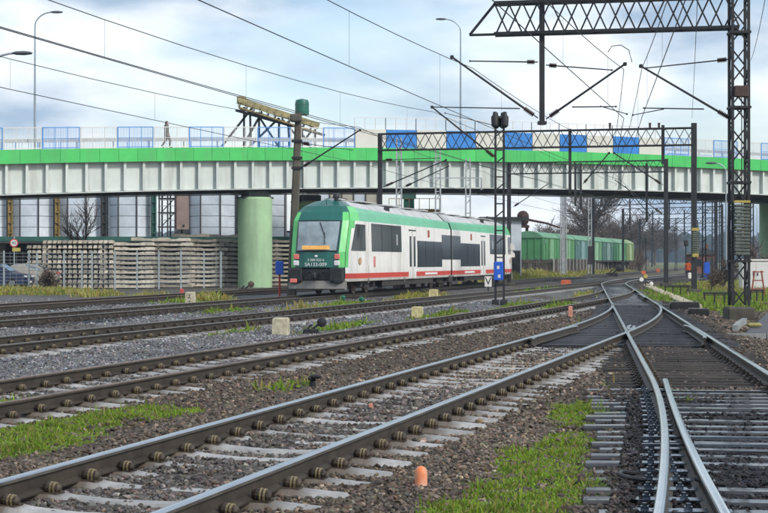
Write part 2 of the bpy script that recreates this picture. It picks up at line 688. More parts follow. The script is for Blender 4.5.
l.new(ed.outputs[0], bp.inputs['Height']); l.new(bp.outputs['Normal'], b.inputs['Normal'])
ground = bpy.data.objects.new('ground', np_mesh('ground', verts, quads, mg, gc.reshape(-1, 3), smooth=True))
COL.objects.link(ground)
tag(ground, 'brown and grey ballast ground of the railway yard', kind='structure')

# ------------------------------------------------------------------ rails
m_steel = M('rail_running_surface', (.40, .44, .48), .24, 1.0, .10, 3, bump=.03, bs=14)
m_bright = M('rail_polished_surface', (.66, .70, .74), .17, 1.0, .10, 3, bump=.02, bs=14)
m_rust = M('rail_rusty_web', (.046, .036, .026), .62, .15, .35, 5, bump=.15, bs=60)
m_railgrey = M('rail_greasy_side', (.13, .12, .105), .42, .5, .3, 4)
m_rusttop = M('rail_dull_top', (.17, .12, .09), .45, .6, .35, 3)
m_conc = M('sleeper_concrete', (.31, .305, .295), .28, 0, .3, 5, bump=.25, bs=45, spec=.6, rnd=.2, rough2=(.7, 3))
_n, _l = m_conc.node_tree.nodes, m_conc.node_tree.links      # brown brake dust and rust stain round the rail seats
_tc = _n.new('ShaderNodeTexCoord'); _sx = _n.new('ShaderNodeSeparateXYZ'); _l.new(_tc.outputs['Object'], _sx.inputs[0])
_ab = _n.new('ShaderNodeMath'); _ab.operation = 'ABSOLUTE'; _l.new(_sx.outputs[0], _ab.inputs[0])
_sb = _n.new('ShaderNodeMath'); _sb.operation = 'SUBTRACT'; _sb.inputs[1].default_value = .78; _l.new(_ab.outputs[0], _sb.inputs[0])
_a2 = _n.new('ShaderNodeMath'); _a2.operation = 'ABSOLUTE'; _l.new(_sb.outputs[0], _a2.inputs[0])
_mr = _n.new('ShaderNodeMapRange'); _mr.inputs[1].default_value = .14; _mr.inputs[2].default_value = .27; _mr.inputs[3].default_value = .85; _mr.inputs[4].default_value = 0
_l.new(_a2.outputs[0], _mr.inputs[0])
_mx = _n.new('ShaderNodeMix'); _mx.data_type = 'RGBA'; _mx.inputs[7].default_value = (.105, .078, .052, 1)
_b = _n['Principled BSDF']; _src = _b.inputs['Base Color'].links[0].from_socket
_l.new(_mr.outputs[0], _mx.inputs[0]); _l.new(_src, _mx.inputs[6]); _l.new(_mx.outputs[2], _b.inputs['Base Color'])
m_wood = M('tarred_timber', (.022, .021, .024), .12, 0, .6, 3, stretch=(1, 9, 9), bump=.3, bs=9, spec=.6, rnd=.35, rough2=(.6, 1.3), coat=.5)
m_woodd = M('oily_timber', (.015, .014, .018), .30, 0, .5, 3, stretch=(1, 9, 9), bump=.6, bs=9, spec=.4, rnd=.4, rough2=(.7, 1.2))
m_wood2 = M('brown_timber', (.036, .031, .027), .7, 0, .5, 3, stretch=(1, 9, 9), bump=.5, bs=9, spec=.2, rnd=.3)
m_clip = M('clip_iron', (.060, .045, .033), .6, .3, .4, 12, rnd=.45)
m_ring = M('spring_ring', (.25, .20, .11), .5, .3, .3, 14)
m_plate = M('slide_plate', (.16, .20, .25), .25, .8, .25, 10)
m_black = M('black_iron', (.022, .022, .024), .5, .3, .4, 6)

RAIL_TOP = .18
PROF = [(-.0625, .03), (-.0625, .042), (-.011, .062), (-.009, .135), (-.034, .146), (-.0345, .166), (-.028, .1765), (-.012, .18),
        (.012, .18), (.028, .1765), (.0345, .166), (.034, .146), (.009, .135), (.011, .062), (.0625, .042), (.0625, .03)]
PMAT = [1, 1, 1, 1, 2, 0, 0, 0, 0, 0, 2, 1, 1, 1, 1, 1]


def sweep_rail(pts, head=1.0):
    """pts: list of (x, y); returns MB with rail profile swept along it"""
    mb = MB()
    n = len(PROF)
    P = np.array(pts)
    T = np.gradient(P, axis=0)
    T /= np.linalg.norm(T, axis=1)[:, None]
    vs = []
    for (x, y), (tx, ty) in zip(P, T):
        for a, z in PROF:
            vs.append((x + ty * a * head, y - tx * a * head, z))
    fs, ms = [], []
    for k in range(len(P) - 1):
        for i in range(n):
            j = (i + 1) % n
            fs.append((k * n + i, k * n + j, (k + 1) * n + j, (k + 1) * n + i))
            ms.append(PMAT[i])
    fs += [tuple(range(n - 1, -1, -1)), tuple(range((len(P) - 1) * n, len(P) * n))]
    ms += [1, 1]
    mb.v, mb.f, mb.mi = vs, fs, ms
    return mb


def line_pts(fn, y0, y1, off=0.0, step=.6, extra=None):
    n_ = max(2, int((y1 - y0) / step) + 1)
    Y = np.linspace(y0, y1, n_)
    X = fn(Y)
    dX = (fn(Y + .01) - fn(Y - .01)) / .02
    c = 1 / np.sqrt(1 + dX * dX)
    X2, Y2 = X + off * c, Y - off * dX * c
    if extra is not None:
        X2 = X2 + extra(Y)
    return list(zip(X2, Y2))


def rail(track, fn, y0, y1, off, mats=None, name='rail', extra=None, step=.6, head=1.0, dz=0):
    mb = sweep_rail(line_pts(fn, y0, y1, off, step, extra), head)
    o = mb.build(name, mats or [m_steel, m_rust, m_railgrey], track, world=True)
    o.location.z = dz
    return o


# meshes shared by all sleepers of a kind
def concrete_sleeper_mesh():
    mb = MB()
    secs = []
    for x, w, zt in [(-1.27, .20, -.015), (-1.25, .23, .0), (-.98, .25, .018), (-.88, .26, .030), (-.62, .26, .030), (-.50, .24, .012), (-.2, .20, -.006),
                     (.2, .20, -.006), (.50, .24, .012), (.62, .26, .030), (.88, .26, .030), (.98, .25, .018), (1.25, .23, .0), (1.27, .20, -.015)]:
        secs.append([(x, -w / 2 - .02, -.17), (x, -w / 2, zt - .035), (x, -w / 2 + .035, zt), (x, w / 2 - .035, zt), (x, w / 2, zt - .035), (x, w / 2 + .02, -.17)])
    vs = sum(secs, [])
    fs = []
    for k in range(len(secs) - 1):
        for i in range(6):
            j = (i + 1) % 6
            fs.append((k * 6 + i, k * 6 + j, (k + 1) * 6 + j, (k + 1) * 6 + i))
    fs += [(5, 4, 3, 2, 1, 0), tuple(range((len(secs) - 1) * 6, len(secs) * 6))]
    mb.add(vs, fs)
    return mb.mesh('sleeper', m_conc)


def timber_mesh(L, mat, seed, top=.028, w=.25):
    r = random.Random(seed)
    mb = MB()
    k = 7
    secs = []
    for i in range(k):
        x = -L / 2 + L * i / (k - 1)
        j = lambda a: r.uniform(-a, a)
        t = top + j(.006) - (.012 if i in (0, k - 1) else 0)
        wl_, wr = w / 2 + j(.008), w / 2 + j(.008)
        secs.append([(x, -wl_, -.14), (x, -wl_, t - .02), (x, -wl_ + .018, t), (x, 0, t + j(.004)), (x, wr - .018, t), (x, wr, t - .02), (x, wr, -.14)])
    vs = sum(secs, [])
    fs = []
    for a in range(k - 1):
        for i in range(7):
            j_ = (i + 1) % 7
            fs.append((a * 7 + i, a * 7 + j_, (a + 1) * 7 + j_, (a + 1) * 7 + i))
    fs += [tuple(range(6, -1, -1)), tuple(range((k - 1) * 7, k * 7))]
    mb.add(vs, fs)
    return mb.mesh('sleeper', mat)


def clip_mesh():
    """cast shoulder with the double coil of a spring fastening, axis along the rail (local y), on a ribbed base plate"""
    mb = MB()
    mb.box((-.01, 0, .036), (.17, .15, .014))
    mb.tube((.055, 0, .082), (.02, 0, .080), .030, .046, 10)
    mb.tube((.02, 0, .080), (-.075, 0, .070), .046, .040, 10)
    mb.tube((-.075, 0, .070), (-.100, 0, .066), .040, .020, 10)
    for x in (-.020, -.050):
        mb.tube((x + .007, 0, .077 + x * .1), (x - .007, 0, .076 + x * .1), .053, .053, 12, 1)
    return mb.mesh('clip', [m_clip, m_ring])


SLEEPER_C = concrete_sleeper_mesh()
TIMB = [timber_mesh(2.6, m_wood, s, w=.23) for s in range(3)]
TIMB_BROWN = [timber_mesh(2.6, m_wood2, s, top=.022) for s in range(3)]
CLIP = clip_mesh()
SLEEPERS = []       # (x, y, tx, ty, half length, kind) for the stone scatter


def place_sleepers(root, fn, y0, y1, pitch, meshes, kind, clips_to=0, L=2.54, joined_from=None, clip_join_to=0, off=0.0, jitter=.03, z=0.0, xj=0.0):
    """sleepers between y0 and y1 as parts of the track; beyond joined_from they share one mesh"""
    r = random.Random(hash(root.name) % 1000 if False else int(y0 * 10 + y1))
    Y = y0
    rl = parent_world(root)
    far_mb, clip_mb = MB(), MB()
    while Y < y1:
        s = float((fn(Y + .01) - fn(Y - .01)) / .02)
        x = float(fn(Y)) + off + r.uniform(-xj, xj)
        a = math.atan(s)
        rz = -a + r.uniform(-jitter, jitter) * .4
        SLEEPERS.append((x, Y, math.sin(a), math.cos(a), L / 2, kind))
        me = meshes[r.randrange(len(meshes))] if isinstance(meshes, list) else meshes
        if joined_from is None or Y < joined_from:
            o = inst('sleeper', me, root, (x - rl.x, Y - rl.y, z - rl.z + r.uniform(-.006, .004)), rz)
            if Y < clips_to:
                for sx in (-.75, .75):
                    for sd in (-1, 1):
                        c_ = inst('clip', CLIP, o, (sx + sd * .098 + r.uniform(-.006, .006), r.uniform(-.012, .012), 0), (math.pi if sd > 0 else 0) + r.uniform(-.14, .14)); c_.scale = (.84, .84 + r.uniform(-.08, .08), .84 + r.uniform(-.06, .08))
        else:
            w = .25
            far_mb.box((x, Y, -.06 + z), (L, w, .17), rz)
        if clips_to <= Y < clip_join_to:
            for sx in (-.75, .75):
                for sd in (-1, 1):
                    q = sx + sd * .105
                    cx, cy = x + q * math.cos(a), Y - q * math.sin(a)
                    clip_mb.tube((cx - .04 * math.sin(a), cy - .04 * math.cos(a), .078), (cx + .045 * math.sin(a), cy + .045 * math.cos(a), .078), .04, .038, 6)
                    clip_mb.box((cx, cy, .036), (.15, .15, .014), rz)
        Y += pitch * math.cos(a)
    if far_mb.v:
        tag(far_mb.build('distant_sleepers', meshes[0].materials[0] if isinstance(meshes, list) else meshes.materials[0], root, world=True), kind='stuff')
    if clip_mb.v:
        tag(clip_mb.build('distant_clips', m_clip, root, world=True), kind='stuff')


def track_root(fn, y, label):
    return thing('railway_track', label, 'track', (float(fn(y)), y, 0), group='railway tracks of the yard')


# nearest left-hand track
t = track_root(c_L, 8, 'nearest concrete-sleepered track running diagonally from bottom left into the switch')
rail(t, c_L, 2, 54.3, -.75)
rail(t, c_L, 2, 54.0, .75)
place_sleepers(t, c_L, 2.2, 7.6, .6, SLEEPER_C, 'conc', joined_from=0)
place_sleepers(t, c_L, 7.8, 29.5, .6, SLEEPER_C, 'conc', clips_to=29.5)

# second track
t = track_root(c_T2, 14, 'second track from the camera, rusty rails beyond the green weeds')
rail(t, c_T2, 5, 83, -.75, [m_rusttop, m_rust, m_rust])
rail(t, c_T2, 5, 83, .75, [m_rusttop, m_rust, m_rust])
place_sleepers(t, c_T2, 5, 13.5, .6, SLEEPER_C, 'conc', joined_from=0)
place_sleepers(t, c_T2, 14, 62, .6, SLEEPER_C, 'conc', clips_to=33, clip_join_to=62)
place_sleepers(t, c_T2, 62.4, 78, .6, TIMB, 'wood')

# third track
t = track_root(c_T3, 24, 'third track from the camera, passing just in front of the thin signal mast')
rail(t, c_T3, 10, 131, -.75, [m_railgrey, m_rust, m_rust])
rail(t, c_T3, 10, 131, .75, [m_railgrey, m_rust, m_rust])
place_sleepers(t, c_T3, 23, 70, .62, SLEEPER_C, 'conc', clips_to=34, clip_join_to=60)
place_sleepers(t, c_T3, 70.4, 131, .62, SLEEPER_C, 'conc', joined_from=0)

# track the train stands on
t = track_root(c_T4, 36, 'track under the green and white railcar')
rail(t, c_T4, 15, 400, -.75, [m_railgrey, m_rust, m_rust], step=2)
rail(t, c_T4, 15, 400, .75, [m_railgrey, m_rust, m_rust], step=2)
place_sleepers(t, c_T4, 34, 76, .62, TIMB, 'wood', clip_join_to=60)
place_sleepers(t, c_T4, 76.4, 260, .65, TIMB, 'wood', joined_from=0)

t = track_root(c_T5, 45, 'farthest left track beside the stacked sleepers, behind the concrete pole')
rail(t, c_T5, 20, 118, -.75, [m_rusttop, m_rust, m_rust], step=2)
rail(t, c_T5, 20, 118, .75, [m_rusttop, m_rust, m_rust], step=2)
place_sleepers(t, c_T5, 45, 90, .65, TIMB_BROWN, 'wood')
place_sleepers(t, c_T5, 90.4, 118, .65, TIMB_BROWN, 'wood', joined_from=0)

for fn, lab, y0 in ((c_T6, 'distant track running beside the orange-vested worker', 122), (c_T7, 'rightmost distant track below the brick hut', 118)):
    t = track_root(fn, y0, lab)
    rail(t, fn, y0, 420, -.75, step=4)
    rail(t, fn, y0, 420, .75, step=4)
    place_sleepers(t, fn, y0, 300, .65, TIMB, 'wood', joined_from=0)

# through track on the right with its switches
t = track_root(c_main, 9, 'right-hand through track with two switches and wet black timbers')
main_track = t
rail(t, c_main, 19.2, 420, -.75, [m_bright, m_rust, m_railgrey], step=.8)                      # left running rail
rail(t, c_main_near, 3, 19.2, -.75, [m_bright, m_rust, m_railgrey], step=.4)                   # left stock rail bending away
rail(t, c_main, 3, 420, .75, [m_bright, m_rust, m_railgrey], step=.8)                          # right stock rail
open_ = lambda Y: .15 * np.clip((Y - 10.5) / 8.7, 0, 1) ** 1.6
rail(t, c_main, 3, 19.3, -.75, [m_bright, m_rust, m_railgrey], name='switch_blade', extra=open_, step=.35, head=.96, dz=-.003)
rail(t, c_main_near, 3, 19.4, .75, name='switch_blade', step=.4, extra=lambda Y: -.055 - 0 * Y, dz=-.003)
# check rails beside the outer rails and wing rails at the crossings
flare = lambda a, b, s: (lambda Y: s * .07 * (np.clip((a + .8 - Y) / .8, 0, 1) + np.clip((Y - b + .8) / .8, 0, 1)))
rail(t, c_main, 29.5, 35.5, .66, name='check_rail', extra=flare(29.5, 35.5, -1), step=.3, dz=.012)
rail(t, c_L, 29.0, 34.8, -.66, name='check_rail', extra=flare(29.0, 34.8, 1), step=.3, dz=.012)
rail(t, c_main, 62.5, 69, .66, name='check_rail', extra=flare(62.5, 69, -1), step=.4, dz=.012)
rail(t, c_main, 33.4, 35.6, -.67, name='wing_rail', extra=flare(30, 35.6, 1), step=.3)
rail(t, c_L, 33.4, 35.4, .67, name='wing_rail', extra=flare(30, 35.4, -1), step=.3)
place_sleepers(t, c_main, 3.2, 7.4, .5, TIMB, 'wood', joined_from=0)
LONG = [timber_mesh(2.78 + .05 * s, m_wood, 20 + s, top=.036, w=.20) for s in range(4)]
place_sleepers(t, c_main, 7.6, 19.8, .475, LONG, 'wood', L=2.8, off=-.05, xj=.05)
place_sleepers(t, c_main, 20.2, 29.4, .52, TIMB_BROWN, 'brown')
# long switch timbers carry both tracks
Y = 30.0
rl = parent_world(t)
k = 0
while Y < 57:
    xl = float(c_L(Y)) - 1.25 if Y < 55 else float(c_main(Y)) - 1.3
    xr = float(c_main(Y)) + 1.3
    L_ = max(2.6, xr - xl)
    me = timber_mesh(L_, m_woodd, 50 + k, top=.026)
    inst('sleeper', me, t, ((xl + xr) / 2 - rl.x, Y - rl.y, 0), -.13 - .04 * (1 - min(1, (Y - 30) / 25)))
    SLEEPERS.append(((xl + xr) / 2, Y, .13, .99, L_ / 2, 'wood'))
    Y += .56
    k += 1
place_sleepers(t, c_main, 57.3, 96, .58, TIMB, 'wood')
place_sleepers(t, c_main, 96.4, 380, .6, TIMB, 'wood', joined_from=0)

# slide plates and rail chairs of the near switch
pl = MB(); pl.box((0, 0, .0), (.34, .14, .016)); pl.box((-.10, 0, .016), (.05, .05, .03)); pl.tube((-.1, 0, .02), (-.1, 0, .05), .016, .016, 6)
PLATE = pl.mesh('slide_plate', m_plate)
ch = MB(); ch.box((0, 0, .0), (.36, .17, .016)); 
for sx in (-.12, .12):
    ch.box((sx, 0, .018), (.07, .10, .025)); ch.tube((sx, 0, .02), (sx, 0, .062), .017, .017, 6)
CHAIR = ch.mesh('rail_chair', m_clip)
Y = 7.6
while Y < 19.8:
    a = math.atan(.128)
    xa = float(c_main_near(Y)) - .75
    inst('slide_plate', PLATE, t, (xa - .02 - rl.x, Y - rl.y, .045), -a)
    if Y < 18.9:
        inst('slide_plate', PLATE, t, (float(c_main(Y)) - .81 + float(open_(Y)) * .5 - rl.x, Y - rl.y, .042), -a)
    inst('rail_chair', CHAIR, t, (float(c_main(Y)) + .75 - rl.x, Y - rl.y, .042), -a)
    Y += .475 * math.cos(a)
Y = 20.2
while Y < 29.4:
    a = math.atan(.128)
    for o_ in (-.75, .75):
        inst('rail_chair', CHAIR, t, (float(c_main(Y)) + o_ - rl.x, Y - rl.y, .032), -a)
    Y += .52 * math.cos(a)
# stretcher bars and the hook lock between the blades
for Yb in (13.2, 13.75, 18.6):
    xa = float(c_main_near(Yb)) - .75
    mb = MB()
    mb.beam((xa - .2, Yb, .085), (float(c_main(Yb)) + .72, Yb - .1, .085), .045, .02)
    mb.build('stretcher_bar', m_plate if Yb < 18 else m_black, t, world=True)
for xx, yy in ((1.82, 11.25), (2.32, 11.0)):
    mb = MB()
    mb.poly([(xx - .02, yy + .2, .08), (xx - .12, yy + .16, .10), (xx - .17, yy + .02, .10), (xx - .12, yy - .1, .09), (xx + .0, yy - .14, .08)], .016, 7)
    mb.build('lock_hook', m_black, t, world=True, smooth=True)

# ------------------------------------------------------------------ ballast stones
ICO_V = []
ph = (1 + 5 ** .5) / 2
for a in (-1, 1):
    for c in (-ph, ph):
        ICO_V += [(0, a, c), (a, c, 0), (c, 0, a)]
ICO_V = np.array(ICO_V, float)
ICO_V /= np.linalg.norm(ICO_V[0])


def hull_faces(V):
    bm = bmesh.new()
    for p in V:
        bm.verts.new(p)
    bmesh.ops.convex_hull(bm, input=bm.verts)
    bm.verts.ensure_lookup_table()
    bm.verts.index_update()
    bmesh.ops.triangulate(bm, faces=bm.faces)
    F_ = [[v.index for v in f.verts] for f in bm.faces]
    bm.free()
    return np.array(F_)


ICO_F = hull_faces(ICO_V)
OCT_V = np.array([(1, 0, 0), (-1, 0, 0), (0, 1, 0), (0, -1, 0), (0, 0, 1), (0, 0, -1)], float)
OCT_F = np.array([(0, 2, 4), (2, 1, 4), (1, 3, 4), (3, 0, 4), (2, 0, 5), (1, 2, 5), (3, 1, 5), (0, 3, 5)])


def in_frame(X, Y, m=1.18):
    return np.abs(X) < 384 / F * Y * m + .9


def scatter(density, y0, y1, r0, r1, V, Fc, keep=None):
    w = 384 / F * y1 * 1.18 + .9
    nn = int(density * (y1 - y0) * 2 * w)
    X = rng.uniform(-w, w, nn)
    Y = rng.uniform(y0, y1, nn)
    k = in_frame(X, Y)
    X, Y = X[k], Y[k]
    keepp = np.ones(len(X))
    # few stones lie on the sleepers; the middle of a concrete sleeper is half covered
    for sx, sy, tx, ty, hl, kind in SLEEPERS:
        if sy < y0 - 2 or sy > y1 + 2:
            continue
        near = np.nonzero(np.abs(Y - sy) < .9)[0]
        if not len(near):
            continue
        dx, dy = X[near] - sx, Y[near] - sy
        u = dx * ty - dy * tx
        v = dx * tx + dy * ty
        hit = (np.abs(u) < hl + .02) & (np.abs(v) < .145)
        if kind == 'conc':
            p = np.where(np.abs(u) < .5, .33, np.where(np.abs(u) < 1.0, .05, .18))
        elif kind == 'brown':
            p = np.full(len(u), .5)
        else:
            p = np.where(lattice_noise(X[near], Y[near], .5, 21) > .62, .28, .03)
        keepp[near] = np.where(hit, np.minimum(keepp[near], p), keepp[near])
    # nothing on the rails
    for fn, a, b_ in TRACKS.values():
        dd = np.abs(np.abs(X - fn(Y)) * .97 - .75)
        keepp = np.where((dd < .055) & (Y > a) & (Y < b_), 0, keepp)
    dn = np.abs(np.abs(X - c_main_near(Y)) - .75)
    keepp = np.where((dn < .055) & (Y < 20), 0, keepp)
    da, db_ = X - (c_main_near(Y) - .77), X - (c_main(Y) - .77)
    band = (Y < 19.5) & (da > -.34) & (db_ < .12)
    keepp = np.where(band & (keepp < .5) & (keepp > 0), .75, keepp)
    g_, d_ = veg_field(X, Y)
    keepp *= 1 - .65 * np.maximum(g_, d_)
    m = np.abs(X - c_main(Y))
    # trampled, finer ground off the track beds
    keepp *= .55 + .45 * (1 - smooth01((track_dist(X, Y) - 1.6) / 1.2) * smooth01((lattice_noise(X, Y, 1.6, 9) - .35) / .3))
    k = rng.random(len(X)) < keepp
    X, Y = X[k], Y[k]
    nn = len(X)
    rad = rng.uniform(r0, r1, nn) * np.clip(np.exp(rng.normal(0, .28, nn)), .5, 1.35) * .84
    Z = ground_z(X, Y) + rad * rng.uniform(-.25, .55, nn)
    # stones stay below the rail foot inside the track
    Z = np.minimum(Z, .05)
    band = (Y < 19.5) & (X - c_main_near(Y) + .77 > -.34) & (X - c_main(Y) + .77 < .12)
    Z = np.where(band, rng.uniform(.01, .05, nn), Z)
    nv = len(V)
    q = rng.normal(size=(nn, 4))
    q /= np.linalg.norm(q, axis=1)[:, None]
    a, b_, c, d = q.T
    Rm = np.stack([np.stack([1 - 2 * (c * c + d * d), 2 * (b_ * c - a * d), 2 * (b_ * d + a * c)], -1),
                   np.stack([2 * (b_ * c + a * d), 1 - 2 * (b_ * b_ + d * d), 2 * (c * d - a * b_)], -1),
                   np.stack([2 * (b_ * d - a * c), 2 * (c * d + a * b_), 1 - 2 * (b_ * b_ + c * c)], -1)], 1)
    sc = np.exp(rng.normal(0, .22, (nn, 1, 3))) * rad[:, None, None]
    loc = V[None] * rng.uniform(.55, 1.35, (nn, nv, 1)) * sc
    W = np.einsum('nij,nvj->nvi', Rm, loc)
    W[..., 2] *= .8
    W += np.stack([X, Y, Z], -1)[:, None]
    cb = stone_base(X, Y)
    tint = np.exp(rng.normal(0, .5, (nn, 1)))
    hue = rng.normal(0, .05, (nn, 3)) + np.where(rng.random((nn, 1)) < .12, np.array([.25, .02, -.1])[None], 0) + np.where(rng.random((nn, 1)) < .12, np.array([-.06, -.01, .10])[None], 0)
    C = np.clip(cb * 1.25 * tint * (1 + hue), .012, .5)
    C = np.repeat(C[:, None], nv, 1).reshape(-1, 3)
    Fs = (Fc[None] + (np.arange(nn) * nv)[:, None, None]).reshape(-1, Fc.shape[1])
    return W.reshape(-1, 3), Fs, C


m_stone = M_attr('ballast_stone', .6, spec=.25)
for nm, args in (('near', (1080, 7.8, 14, .013, .024, ICO_V, ICO_F)), ('middle', (520, 14, 23, .016, .028, ICO_V, ICO_F)),
                 ('off', (210, 23, 38, .020, .034, OCT_V, OCT_F)), ('far', (50, 38, 70, .028, .046, OCT_V, OCT_F))):
    W, Fs, C = scatter(*args)
    o = bpy.data.objects.new('ballast', np_mesh('ballast', W, Fs, m_stone, C))
    COL.objects.link(o)
    tag(o, {'near': 'loose brown ballast stones along the bottom of the view', 'middle': 'loose ballast stones around the open switch blade',
            'off': 'loose grey and brown ballast stones around the frog', 'far': 'distant ballast stones between the far tracks'}[nm], 'ballast', kind='stuff')

# ------------------------------------------------------------------ grass and weeds
m_grass = M_attr('grass_blades', .6, spec=.3, trans=.35)


def grass(label, y0, y1, dens, hgt, wid, which, rough_top=1.0):
    w = 384 / F * y1 * 1.15 + 1
    nn = int(dens * (y1 - y0) * 2 * w)
    X = rng.uniform(-w, w, nn)
    Y = rng.uniform(y0, y1, nn)
    k = in_frame(X, Y)
    X, Y = X[k], Y[k]
    g_, d_ = veg_field(X, Y)
    cov = g_ if which == 'fresh' else d_
    for fn, a, b_ in TRACKS.values():
        cov = np.where((np.abs(np.abs(X - fn(Y)) - .77) < .09) & (Y > a) & (Y < b_), 0, cov)
    k = rng.random(len(X)) < cov
    X, Y, cov = X[k], Y[k], cov[k]
    nn = len(X)
    tuft = lattice_noise(X, Y, .22, 12)
    H = hgt * (.35 + .9 * tuft) * rng.uniform(.6, 1.35, nn) * (.5 + .5 * cov)
    ang = rng.uniform(0, 2 * math.pi, nn)
    lean = rng.uniform(.15, .9, nn) * H
    la = rng.uniform(0, 2 * math.pi, nn)
    z0 = ground_z(X, Y) - .01
    wv = wid * rng.uniform(.6, 1.4, nn)
    if which == 'fresh':                                  # low broad leaves among the blades, and a few tall stalks
        leaf = rng.random(nn) < .4
        wv = np.where(leaf, wv * 2.6, wv)
        H = np.where(leaf, H * .45, H)
        tall = (rng.random(nn) < .03) & (tuft > .5)
        H = np.where(tall, H * 2.4, H)
    dx, dy = np.cos(ang) * wv / 2, np.sin(ang) * wv / 2
    mx_, my_ = X + np.cos(la) * lean * .35, Y + np.sin(la) * lean * .35
    tx_, ty_ = X + np.cos(la) * lean, Y + np.sin(la) * lean
    V = np.stack([np.stack([X - dx, Y - dy, z0], -1), np.stack([X + dx, Y + dy, z0], -1),
                  np.stack([mx_ + dx * .9, my_ + dy * .9, z0 + H * .62], -1), np.stack([mx_ - dx * .9, my_ - dy * .9, z0 + H * .62], -1),
                  np.stack([tx_, ty_, z0 + H], -1)], 1)
    Fq = np.array([(0, 1, 2), (0, 2, 3), (3, 2, 4)])
    Fs = (Fq[None] + (np.arange(nn) * 5)[:, None, None]).reshape(-1, 3)
    if which == 'fresh':
        base = np.array([.215, .34, .035])[None] * (1.15 - tuft[:, None] * .5) * np.exp(rng.normal(0, .22, (nn, 1))) + rng.normal(0, .015, (nn, 3))
        dry = rng.random((nn, 1)) < .2
        base = np.where(dry, np.array([.30, .25, .08])[None], base)
    else:
        base = np.array([.40, .35, .11])[None] + rng.normal(0, .04, (nn, 3))
        gr = rng.random((nn, 1)) < .35
        base = np.where(gr, np.array([.22, .28, .05])[None], base)
    C = np.clip(np.repeat(base[:, None], 5, 1), .01, .6).reshape(-1, 3)
    o = bpy.data.objects.new('grass', np_mesh('grass', V.reshape(-1, 3), Fs, m_grass, C))
    COL.objects.link(o)
    tag(o, label, 'grass', kind='stuff')
    print('grass', label, nn)


grass('bright green weeds growing through the near ballast', 8, 20, 6000, .046, .012, 'fresh')
grass('thin green weeds between the farther tracks', 20, 70, 260, .13, .03, 'fresh')
grass('green grass around the point machine beside the through track', 50, 110, 260, .13, .05, 'fresh')
grass('yellow grass between the rear tracks and by the fence', 30, 110, 190, .36, .05, 'dry')
grass('dry yellow grass strip in front of the goods wagons', 110, 235, 45, .45, .10, 'dry')
# ------------------------------------------------------------------ railcar
m_white = M('train_white', (.86, .85, .82), .35, 0, .06, 1.5, streak=((.40, .36, .30), 1.6, .65))
m_red = M('train_red', (.60, .055, .035), .4, 0, .1, 2)
m_lgreen = M('train_light_green', (.13, .60, .17), .32, 0, .10, 1.5)
m_aqua = M('train_roof_green', (.13, .46, .27), .4, 0, .12, 1.2, streak=((.25, .36, .28), 2, .5))
m_dgreen = M('train_dark_green', (.010, .115, .095), .3, 0, .15, 1.5)
m_roofgrey = M('train_roof_grey', (.50, .51, .51), .5, 0, .15, 1.0, streak=((.22, .21, .20), 1.5, .7))
m_glass = M('train_dark_glass', (.032, .037, .043), .10, 0, .35, .5, spec=.3, bump=.02, bs=.6)
m_wind = M('train_windscreen', (.24, .30, .33), .10, 0, .35, 1.1, spec=.9)
m_under = M('train_underframe', (.045, .040, .036), .75, .2, .4, 3)
m_blackp = M('train_black_plastic', (.018, .019, .021), .5, 0, .3, 4)
m_skirt = M('train_grey_skirt', (.19, .185, .17), .5, 0, .2, 3, streak=((.12, .10, .08), 3, .8))
m_wheel = M('wheel_steel', (.14, .10, .08), .5, .6, .3, 6)
m_lens = M('lamp_lens', (.75, .77, .78), .1, 0, .05, 2, spec=.9)
m_redlens = M('tail_lamp_lens', (.80, .20, .17), .2, 0, .1, 2)
m_letter = M('white_lettering', (.78, .80, .78), .5, 0, .03, 2)

# brake dust and road dirt on the lower body
_n, _l = m_white.node_tree.nodes, m_white.node_tree.links
_tc = _n.new('ShaderNodeTexCoord'); _sx = _n.new('ShaderNodeSeparateXYZ'); _l.new(_tc.outputs['Object'], _sx.inputs[0])
_mr = _n.new('ShaderNodeMapRange'); _mr.inputs[1].default_value = .5; _mr.inputs[2].default_value = 1.25; _mr.inputs[3].default_value = .55; _mr.inputs[4].default_value = 0
_l.new(_sx.outputs[2], _mr.inputs[0])
_nz = _n.new('ShaderNodeTexNoise'); _nz.inputs['Scale'].default_value = 1.7; _nz.inputs['Detail'].default_value = 6; _l.new(_tc.outputs['Object'], _nz.inputs['Vector'])
_mm = _n.new('ShaderNodeMath'); _mm.operation = 'MULTIPLY'; _l.new(_mr.outputs[0], _mm.inputs[0]); _l.new(_nz.outputs['Fac'], _mm.inputs[1])
_mx = _n.new('ShaderNodeMix'); _mx.data_type = 'RGBA'; _mx.inputs[7].default_value = (.22, .17, .12, 1)
_b = _n['Principled BSDF']; _src = _b.inputs['Base Color'].links[0].from_socket
_l.new(_mm.outputs[0], _mx.inputs[0]); _l.new(_src, _mx.inputs[6]); _l.new(_mx.outputs[2], _b.inputs['Base Color'])
HALF = 21.3
ZB = RAIL_TOP
train = thing('railcar', 'green and white two-car diesel railcar with dark windows and red side stripe', 'train',
              (float(c_T4(66.4)), 66.4, ZB), -math.atan(.25))


def yf(z):
    """how far the nose surface lies behind the coupler plane at height z"""
    return float(np.interp(z, [.15, .5, 1.15, 1.8, 3.1, 3.55, 3.85, 4.02], [.10, .05, .10, .16, .62, .95, 1.35, 1.9]))


def hw(y):
    return float(np.interp(y, [0, .5, 1.2, 2.2, 3.5, 50], [1.14, 1.22, 1.32, 1.38, 1.40, 1.40]))


LEV = [.56, .68, .90, 1.15, 1.80, 2.35, 2.80, 3.12, 3.48, 3.74, 3.96, 4.06]
LWF = [.965, .995, 1.0, 1.0, 1.0, .99, .982, .975, .88, .70, .42, 0]


